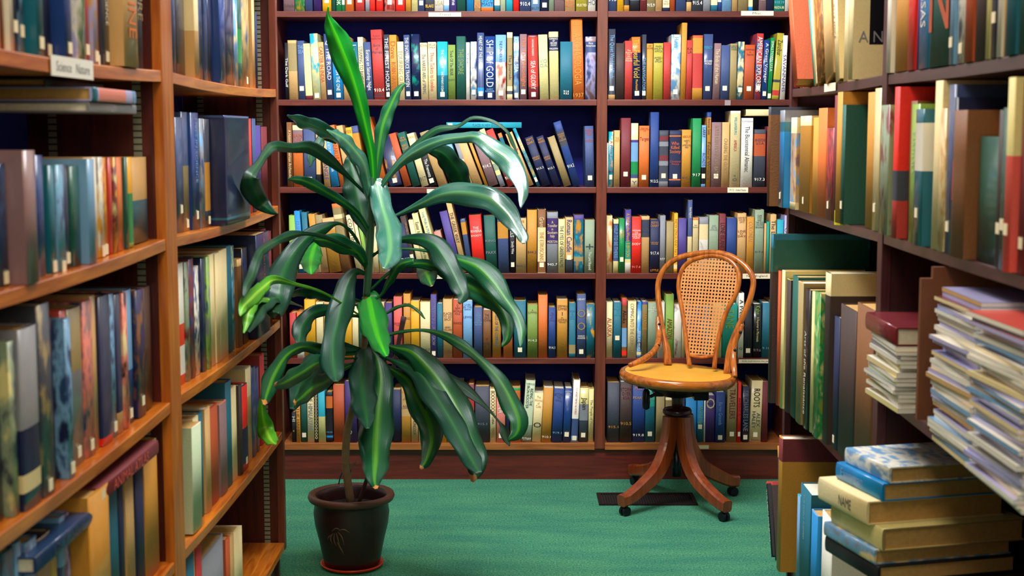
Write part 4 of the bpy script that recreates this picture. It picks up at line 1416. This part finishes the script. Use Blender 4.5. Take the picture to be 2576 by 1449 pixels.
for x0, y0, x1, y1, x2, y2 in ((835, 1340, 845, 1333, 855, 1336), (838, 1345, 832, 1358, 836, 1372), (842, 1345, 840, 1362, 846, 1378), (846, 1345, 850, 1360, 856, 1385), (850, 1342, 860, 1355, 866, 1376), (853, 1338, 866, 1336, 881, 1345), (836, 1348, 828, 1354, 824, 1362), (848, 1368, 858, 1385, 866, 1400)):
    P = []
    for x, y in ((x0, y0), (x1, y1), (x2, y2)):
        r_ = ray(x, y); C_ = Vector((0, 0, CAMZ)); t_ = (PC.y-.11-0)/r_.y
        for _ in range(12):
            q = C_+r_*t_; z_ = q.z; R_ = .098+(.111-.098)*min(1, max(-.9, (z_-.08)/.055)); g = math.hypot(q.x-PC.x, q.y-PC.y)-R_
            t_ += g*.7/r_.y
        q = C_+r_*t_; P.append(q-Vector((PC.x, PC.y, 0)))
    tube(bm, P, [.0008, .0022, .0006], 6, 10)
mo = from_bm('leaf_motif', bm, plain('motif_tan', '6A4E34', rough=.5), pl, True)
bm = bmesh.new(); lathe(bm, [(.0, .001), (.080, .001), (.090, .006), (.0955, .014), (.0925, .0145), (.087, .0075), (.0, .0045)], seg=48, cap=False)
sa = from_bm('saucer', bm, plain('orange_plastic', 'D8340E', rough=.35, var=.05), None, True); sa.location = (PC.x, PC.y, 0); tag(sa, 'orange plastic saucer under the dark plant pot', 'saucer')
for o in pl.children: o.location.z += .0045
DP = PC.y
off2 = Vector((PC.x, PC.y, 0))
BARK = plain('cane_bark', '84684A', rough=.75, var=.3, nscale=60, bump=.6)
GST = plain('green_stem', '1E4A2A', rough=.5)
P = [at_d(x, y, DP)-off2 for x, y in ((882, 1262), (870, 1170), (873, 1090), (886, 1030), (905, 960), (915, 880), (919, 800), (923, 735))]
bm = bmesh.new(); tube(bm, P, [.0125, .012, .0115, .011, .0105, .010, .0095, .010], 12, 40); from_bm('stem', bm, BARK, pl, True)
P = [at_d(x, y, DP)-off2 for x, y in ((922, 745), (926, 690), (930, 620), (934, 550), (936, 480), (938, 440))]
bm = bmesh.new(); tube(bm, P, [.011, .012, .012, .011, .011, .006], 12, 30); from_bm('stem', bm, GST, pl, True)['label'] = 'green upper stem'
P = [at_d(x, y, DP+.03)-off2 for x, y in ((904, 1262), (930, 1180), (962, 1060), (985, 950), (1001, 870), (1016, 797))]
bm = bmesh.new(); tube(bm, P, [.006, .006, .006, .006, .0065, .0085], 10, 30); from_bm('stem', bm, plain('bare_cane', '4A2A2A', rough=.7), pl, True)['label'] = 'bare brown cut cane'
P = [at_d(x, y, DP)-off2 for x, y in ((852, 1218), (858, 1195), (870, 1178), (876, 1165), (882, 1185), (872, 1190), (866, 1172))]
bm = bmesh.new(); tube(bm, P, .0022, 6, 30); from_bm('string_tie', bm, plain('teal_string', '0E3A44', rough=.7), pl, True)
P = [at_d(x, y, DP)-off2 for x, y in ((874, 1185), (884, 1172), (898, 1160))]
bm = bmesh.new(); tube(bm, P, [.006, .005, .001], 8, 10); from_bm('twig', bm, BARK, pl, True)

def leaf_mat(name, d, mcol, stripe, rough=.3, tip=None):
    m, t, b = newmat(name); uv = N(t, 'ShaderNodeTexCoord'); sx = N(t, 'ShaderNodeSeparateXYZ'); t.links.new(uv.outputs['UV'], sx.inputs[0])
    cr = N(t, 'ShaderNodeValToRGB'); el = cr.color_ramp.elements
    el[0].position = 0; el[0].color = lin(stripe); el[1].position = 1; el[1].color = lin(d)
    q = el.new(.10); q.color = lin(stripe); q = el.new(.26); q.color = lin(mcol)
    ab = N(t, 'ShaderNodeMath', operation='ABSOLUTE'); s2 = N(t, 'ShaderNodeMath', operation='MULTIPLY_ADD'); s2.inputs[1].default_value = 2; s2.inputs[2].default_value = -1
    t.links.new(sx.outputs[0], s2.inputs[0]); t.links.new(s2.outputs[0], ab.inputs[0])
    nz = N(t, 'ShaderNodeTexNoise'); mp = N(t, 'ShaderNodeMapping'); mp.inputs['Scale'].default_value = (26, 1.2, 1); t.links.new(uv.outputs['UV'], mp.inputs[0]); t.links.new(mp.outputs[0], nz.inputs['Vector']); nz.inputs['Scale'].default_value = 2
    ad = N(t, 'ShaderNodeMath', operation='MULTIPLY_ADD'); ad.inputs[1].default_value = .25; t.links.new(nz.outputs['Fac'], ad.inputs[0])
    sb_ = N(t, 'ShaderNodeMath', operation='SUBTRACT'); sb_.inputs[1].default_value = .125
    t.links.new(ab.outputs[0], ad.inputs[2]); t.links.new(ad.outputs[0], sb_.inputs[0]); t.links.new(sb_.outputs[0], cr.inputs[0])
    out = cr.outputs[0]
    tp = N(t, 'ShaderNodeMath', operation='GREATER_THAN'); tp.inputs[1].default_value = tip or 2.0
    n3 = N(t, 'ShaderNodeTexNoise'); n3.inputs['Scale'].default_value = 5; t.links.new(uv.outputs['UV'], n3.inputs['Vector'])
    a3 = N(t, 'ShaderNodeMath', operation='MULTIPLY_ADD'); a3.inputs[1].default_value = .05; t.links.new(n3.outputs['Fac'], a3.inputs[0]); t.links.new(sx.outputs[1], a3.inputs[2]); t.links.new(a3.outputs[0], tp.inputs[0])
    mx = N(t, 'ShaderNodeMix', data_type='RGBA'); mx.inputs[7].default_value = lin('B8763A'); t.links.new(tp.outputs[0], mx.inputs[0]); t.links.new(out, mx.inputs[6])
    t.links.new(mx.outputs[2], b.inputs['Base Color']); b.inputs['Roughness'].default_value = rough
    b.inputs['Specular IOR Level'].default_value = .5 if rough < .3 else .32
    if rough < .3: b.inputs['Coat Weight'].default_value = 1; b.inputs['Coat Roughness'].default_value = .22
    b.inputs['Transmission Weight'].default_value = 0
    bp = N(t, 'ShaderNodeBump'); bp.inputs['Distance'].default_value = .001; bp.inputs['Strength'].default_value = .4; t.links.new(nz.outputs['Fac'], bp.inputs['Height']); t.links.new(bp.outputs[0], b.inputs['Normal'])
    return m
LM = {'d': leaf_mat('leaf_dark', '022E22', '043A22', '0A4C1C', .38, None), 'b': leaf_mat('leaf_bright', '046020', '08801C', '3CA814', .34),
      's': leaf_mat('leaf_glossy', '16584A', '246450', '4A8450', .26), 't': leaf_mat('leaf_tan_tip', '033420', '084A22', '3E7A14', .34, .975),
      'm': leaf_mat('leaf_mid_green', '06442A', '0E5630', '3A8022', .34), 'y': leaf_mat('leaf_yellow_green', '3A8A1C', '56A01E', '8CC43A', .35)}
LEAVES = [
 ('b', .10, 0, '941,500,12 936,400,22 922,330,28 905,260,38 880,180,54 852,110,58 836,70,40 825,40,10 826,15,3'),
 ('m', -.05, 25, '941,480,16 953,370,30 964,310,38 985,260,30 1003,225,18 1020,208,4'),
 ('s', .28, 48, '931,520,12 892,420,12 855,360,26 815,332,46 772,312,44 742,298,22 722,290,3'),
 ('s', .20, -48, '933,500,22 918,420,42 893,380,48 865,350,42 842,336,24 822,327,3'),
 ('d', .78, 10, '932,500,10 880,448,14 830,405,28 780,372,36 735,372,24 690,368,28 672,382,24 652,412,22 632,440,34 636,475,58 655,510,44 682,532,16 698,538,3'),
 ('m', .25, 20, '932,590,12 895,535,18 850,502,24 810,478,28 770,458,28 745,452,18 724,450,4'),
 ('d', -.12, 0, '928,600,14 905,520,54 893,460,56 882,410,36 878,388,6'),
 ('d', .15, 0, '846,360,8 815,345,20 798,368,30 785,388,26 782,408,12 779,420,3'),
 ('d', .12, 40, '945,480,10 1003,402,14 1052,360,22 1100,325,24 1150,318,16 1190,296,16 1240,305,14 1275,330,14 1290,360,10 1303,388,3'),
 ('s', .42, 20, '945,490,10 1005,412,20 1058,375,36 1110,354,30 1160,346,26 1200,345,34 1243,375,56 1280,402,56 1303,440,48 1315,480,30 1313,505,16 1310,524,3'),
 ('d', -.10, 0, '1065,372,10 1110,385,42 1138,415,54 1158,448,52 1165,475,34 1168,492,8'),
 ('s', .36, 10, '942,560,8 1000,540,10 1060,512,24 1112,490,46 1170,486,58 1232,500,64 1277,537,52 1300,572,36 1315,597,28 1318,613,6'),
 ('s', .34, 5, '942,450,20 950,466,46 962,520,52 976,570,64 982,620,62 976,655,46 966,676,8'),
 ('d', .45, 15, '922,690,10 905,620,10 880,580,10 850,562,12 815,575,28 770,602,36 732,650,54 708,705,70 700,750,62 688,785,34 690,800,4'),
 ('d', .85, 20, '926,665,8 880,625,10 820,598,14 770,588,14 735,592,22 700,605,18 668,622,24 650,645,22 636,690,26 622,715,20 612,748,4'),
 ('m', .20, 20, '926,680,10 902,640,30 862,617,42 820,606,32 796,603,16 788,600,3'),
 ('b', .22, 0, '800,606,8 790,625,44 783,650,48 781,672,34 783,690,4'),
 ('d', .40, 10, '922,690,10 895,684,20 875,715,44 862,760,58 850,810,54 838,860,52 838,910,54 842,940,40 845,960,8'),
 ('b', .36, 5, '922,740,24 928,752,54 938,800,64 950,845,52 962,875,32 972,896,8'),
 ('d', .25, 20, '918,760,8 870,752,12 832,776,22 790,788,34 762,818,42 754,850,32 752,868,5'),
 ('d', .15, 50, '918,770,8 860,765,14 826,752,26 790,742,30 752,738,24 722,742,5'),
 ('y', .88, 20, '915,800,6 820,740,8 740,715,14 690,705,22 655,730,34 632,752,36 612,772,24 604,795,4'),
 ('y', .90, 10, '700,760,8 650,750,26 628,780,30 620,815,16 613,838,3'),
 ('d', .86, 0, '760,770,8 700,750,26 665,765,34 645,800,28 625,835,6'),
 ('d', .30, 10, '930,650,8 985,610,12 1045,600,26 1090,614,46 1120,650,54 1142,690,44 1157,722,38 1165,742,30 1155,764,5'),
 ('m', .40, 15, '930,640,6 1010,626,8 1080,632,12 1112,642,18 1152,652,26 1202,672,50 1242,710,50 1272,752,36 1298,790,26 1312,830,24 1311,858,12 1308,874,2'),
 ('m', .30, 15, '925,735,8 985,682,12 1042,663,18 1102,672,30 1162,710,44 1222,740,50 1257,772,38 1277,812,32 1276,850,22 1262,872,4'),
 ('t', .2, 0, '1045,655,8 1062,672,36 1075,692,42 1082,710,22 1086,720,4'),
 ('m', .1, 30, '928,760,8 958,742,10 980,705,18 1004,668,26 1040,655,12'),
 ('m', .30, 30, '925,870,6 965,848,10 1000,836,12 1060,830,12 1110,840,18 1160,866,28 1200,896,24 1236,932,30 1266,970,42 1292,1020,52 1306,1060,48 1300,1092,30 1278,1108,5'),
 ('m', .10, 40, '935,810,6 968,790,10 1000,772,14 1030,768,10 1055,785,8 1069,802,3'),
 ('t', .42, 15, '930,850,8 985,872,16 1035,885,42 1078,925,62 1116,972,66 1146,1022,68 1172,1080,64 1190,1130,58 1198,1175,44 1188,1212,6'),
 ('t', .20, 10, '930,900,8 978,925,14 1025,955,40 1052,1005,54 1078,1058,60 1086,1110,46 1072,1158,28 1058,1180,5'),
 ('d', .50, 20, '940,890,8 985,905,14 1050,935,44 1092,990,58 1130,1050,56 1160,1105,52 1186,1155,44 1206,1190,14'),
 ('d', .25, 30, '930,905,6 990,904,10 1060,908,22 1112,942,28 1172,980,28 1222,1022,14 1256,1062,8 1270,1085,24 1275,1105,18 1282,1122,2'),
 ('d', .36, 5, '920,865,14 918,890,44 912,950,60 915,1010,58 922,1050,36 925,1078,8'),
 ('t', .46, 5, '935,880,10 950,905,34 958,960,58 952,1030,72 946,1100,76 944,1160,64 942,1205,34 946,1230,6'),
 ('t', .82, 25, '915,890,6 850,892,12 800,880,30 758,874,26 720,896,30 692,940,42 674,985,36 664,1018,5'),
 ('d', .35, 10, '915,880,8 860,885,24 815,900,50 775,945,58 750,985,44 736,1030,12'),
 ('t', .80, 40, '915,900,6 850,905,14 800,915,40 750,945,44 712,965,30 690,968,6'),
 ('t', .5, 35, '915,905,6 860,930,20 820,960,40 790,975,46 760,1000,34 740,1015,8'),
 ('d', .25, 20, '915,880,8 860,870,18 820,885,44 790,925,52 752,950,34 700,960,10'),
 ('y', .88, 0, '690,960,6 662,990,12 660,1035,20 668,1078,38 681,1106,30 694,1118,3'),
 ('d', .10, 20, '930,870,8 985,880,16 1030,900,40 1060,950,44 1070,1000,26 1072,1030,6'),
 ('d', .28, 0, '925,800,8 880,795,14 850,820,40 843,870,44 850,920,30 852,950,6')]
CASEX = 2485.0
def build_leaf(k, dd, tilt, pts):
    q = [tuple(float(v) for v in s.split(',')) for s in pts.split()]
    m = len(q); P = []; Wd = []; R = random.Random(hash(pts) % 1000 if 0 else len(pts)*7+int(q[1][0]))
    cum = [0]
    for a, b in zip(q, q[1:]): cum.append(cum[-1]+math.hypot(a[0]-b[0], a[1]-b[1]))
    for i, (x, y, w) in enumerate(q):
        f = cum[i]/cum[-1]; D = DP-dd*f**1.3
        if x < 742: D = min(D, CASEX/(1335-x)-(.22 if x < 690 else .17))
        P.append(at_d(x, y, D)-off2); Wd.append(w*(.72 if w <= 16 and i < m-2 else 1)/FPX*D)
    n = 44; C = crom(P, n); WW = [max(.0005, v.x) for v in crom([Vector((w, 0, 0)) for w in Wd], n)]
    bm = bmesh.new(); lay = bm.loops.layers.uv.new('uv'); cam_l = Vector((0, 0, CAMZ))-off2
    us = [-1, -.72, -.4, -.12, 0, .12, .4, .72, 1]; rows = []; ph = R.uniform(0, 6.28); fr = R.uniform(9, 15)
    for i in range(n):
        T = (C[min(i+1, n-1)]-C[max(i-1, 0)]).normalized(); V = (C[i]-cam_l).normalized()
        A = T.cross(V)
        if A.length < .2: A = (A+Vector((.2, 0, 0)))
        A.normalize(); Nn = A.cross(T).normalized()
        a = math.radians(tilt)*(1-.3*i/n); A2 = A*math.cos(a)+Nn*math.sin(a); N2 = A2.cross(T).normalized()
        w = WW[i]/2*(1.0 if q[0][1] < 600 else 1.12); row = []
        for u in us:
            fold = (abs(u))*.24*w
            wave = math.sin(fr*i/n*2.3+ph+(1.3 if u > 0 else 0))*.17*w*abs(u)**2
            row.append(bm.verts.new(C[i]+A2*u*w*(1+.09*math.sin(i*.55+(2 if u > 0 else 0)+ph)*(abs(u) > .5))+N2*(fold+wave)))
        rows.append(row)
    for i in range(n-1):
        for j in range(8):
            f = bm.faces.new((rows[i][j], rows[i+1][j], rows[i+1][j+1], rows[i][j+1])); f.smooth = True
            for l, (ii, jj) in zip(f.loops, ((i, j), (i+1, j), (i+1, j+1), (i, j+1))): l[lay].uv = ((us[jj]+1)/2, ii/(n-1))
    me = bpy.data.meshes.new('leaf'); bm.to_mesh(me); bm.free()
    o = link('leaf', me, [LM[k]], pl)
    md = o.modifiers.new('thick', 'SOLIDIFY'); md.thickness = .0008; md.offset = 0
    return o
for lf in LEAVES: build_leaf(*lf)

# ------------------------------------------------------------------ finishing: names for the books, lettering sized to the spines
finish_labels()
bpy.context.view_layer.update()
dg = bpy.context.evaluated_depsgraph_get()
made = []
for o, M, c, w, h in TEXTS: made.append(bpy.data.meshes.new_from_object(o.evaluated_get(dg)))
for (o, M, c, w, h), me in zip(TEXTS, made):
    if not me.vertices: bpy.data.objects.remove(o); continue
    xs = [v.co.x for v in me.vertices]; ys = [v.co.y for v in me.vertices]
    dx, dy = max(max(xs)-min(xs), 1e-4), max(max(ys)-min(ys), 1e-4); mx_, my_ = (max(xs)+min(xs))/2, (max(ys)+min(ys))/2
    vert = abs(M[0][1]) > .5
    W_, H_ = (h, w*.78) if vert else (w, h)
    s = min(W_/dx, H_/dy); sx = min(W_/dx, s*1.45); sy = min(H_/dy, s*1.5)
    R = M.to_4x4() @ Matrix.Diagonal((sx, sy, 1, 1)) @ Matrix.Translation((-mx_, -my_, 0))
    T = Matrix.Translation(c)
    me.transform(T @ R); me.materials.clear(); me.materials.append(o.data.materials[0])
    q = bpy.data.objects.new('lettering', me); COL.objects.link(q); q.parent = o.parent
    bpy.data.objects.remove(o)

# ------------------------------------------------------------------ the smallest-looking books of the shelves become one mass
def seen_area(o):
    me = o.data; xs = []; ys = []
    for v in me.vertices:
        w_ = o.matrix_world @ v.co
        if w_.y < .5: continue
        x, y = project(w_); xs.append(min(max(x, 0), 2576)); ys.append(min(max(y, 0), 1449))
    if not xs: return 0
    return (max(xs)-min(xs))*(max(ys)-min(ys))
bpy.context.view_layer.update()
BK = [o for o in COL.objects if o.parent is None and o.get('category') == 'book']
BK.sort(key=seen_area, reverse=True)
keep = 300
mass = [o for o in BK[keep:] if seen_area(o) > 0]
gone = [o for o in BK[keep:] if seen_area(o) <= 0]
V = []; F = []; MI = []; SM = []; ml = []; mi_ = {}
for o in mass:
    for p in [o]+list(o.children):
        me = p.data; b0 = len(V); Mw = p.matrix_world
        V += [tuple(Mw @ v.co) for v in me.vertices]
        lm = []
        for m in me.materials:
            if m.name not in mi_: mi_[m.name] = len(ml); ml.append(m)
            lm.append(mi_[m.name])
        for f in me.polygons:
            F.append([b0+i for i in f.vertices]); MI.append(lm[f.material_index] if lm else 0); SM.append(f.use_smooth)
me = bpy.data.meshes.new('books'); me.from_pydata(V, [], F); me.polygons.foreach_set('material_index', MI); me.polygons.foreach_set('use_smooth', SM); me.update()
for o in mass+gone:
    for p in list(o.children): bpy.data.objects.remove(p)
    bpy.data.objects.remove(o)
ob = link('books', me, ml); tag(ob, 'the many slimmer and smaller upright books filling the shelves', 'books', None, 'stuff')
print('BOOKS', len(BK), 'mass', len(mass))
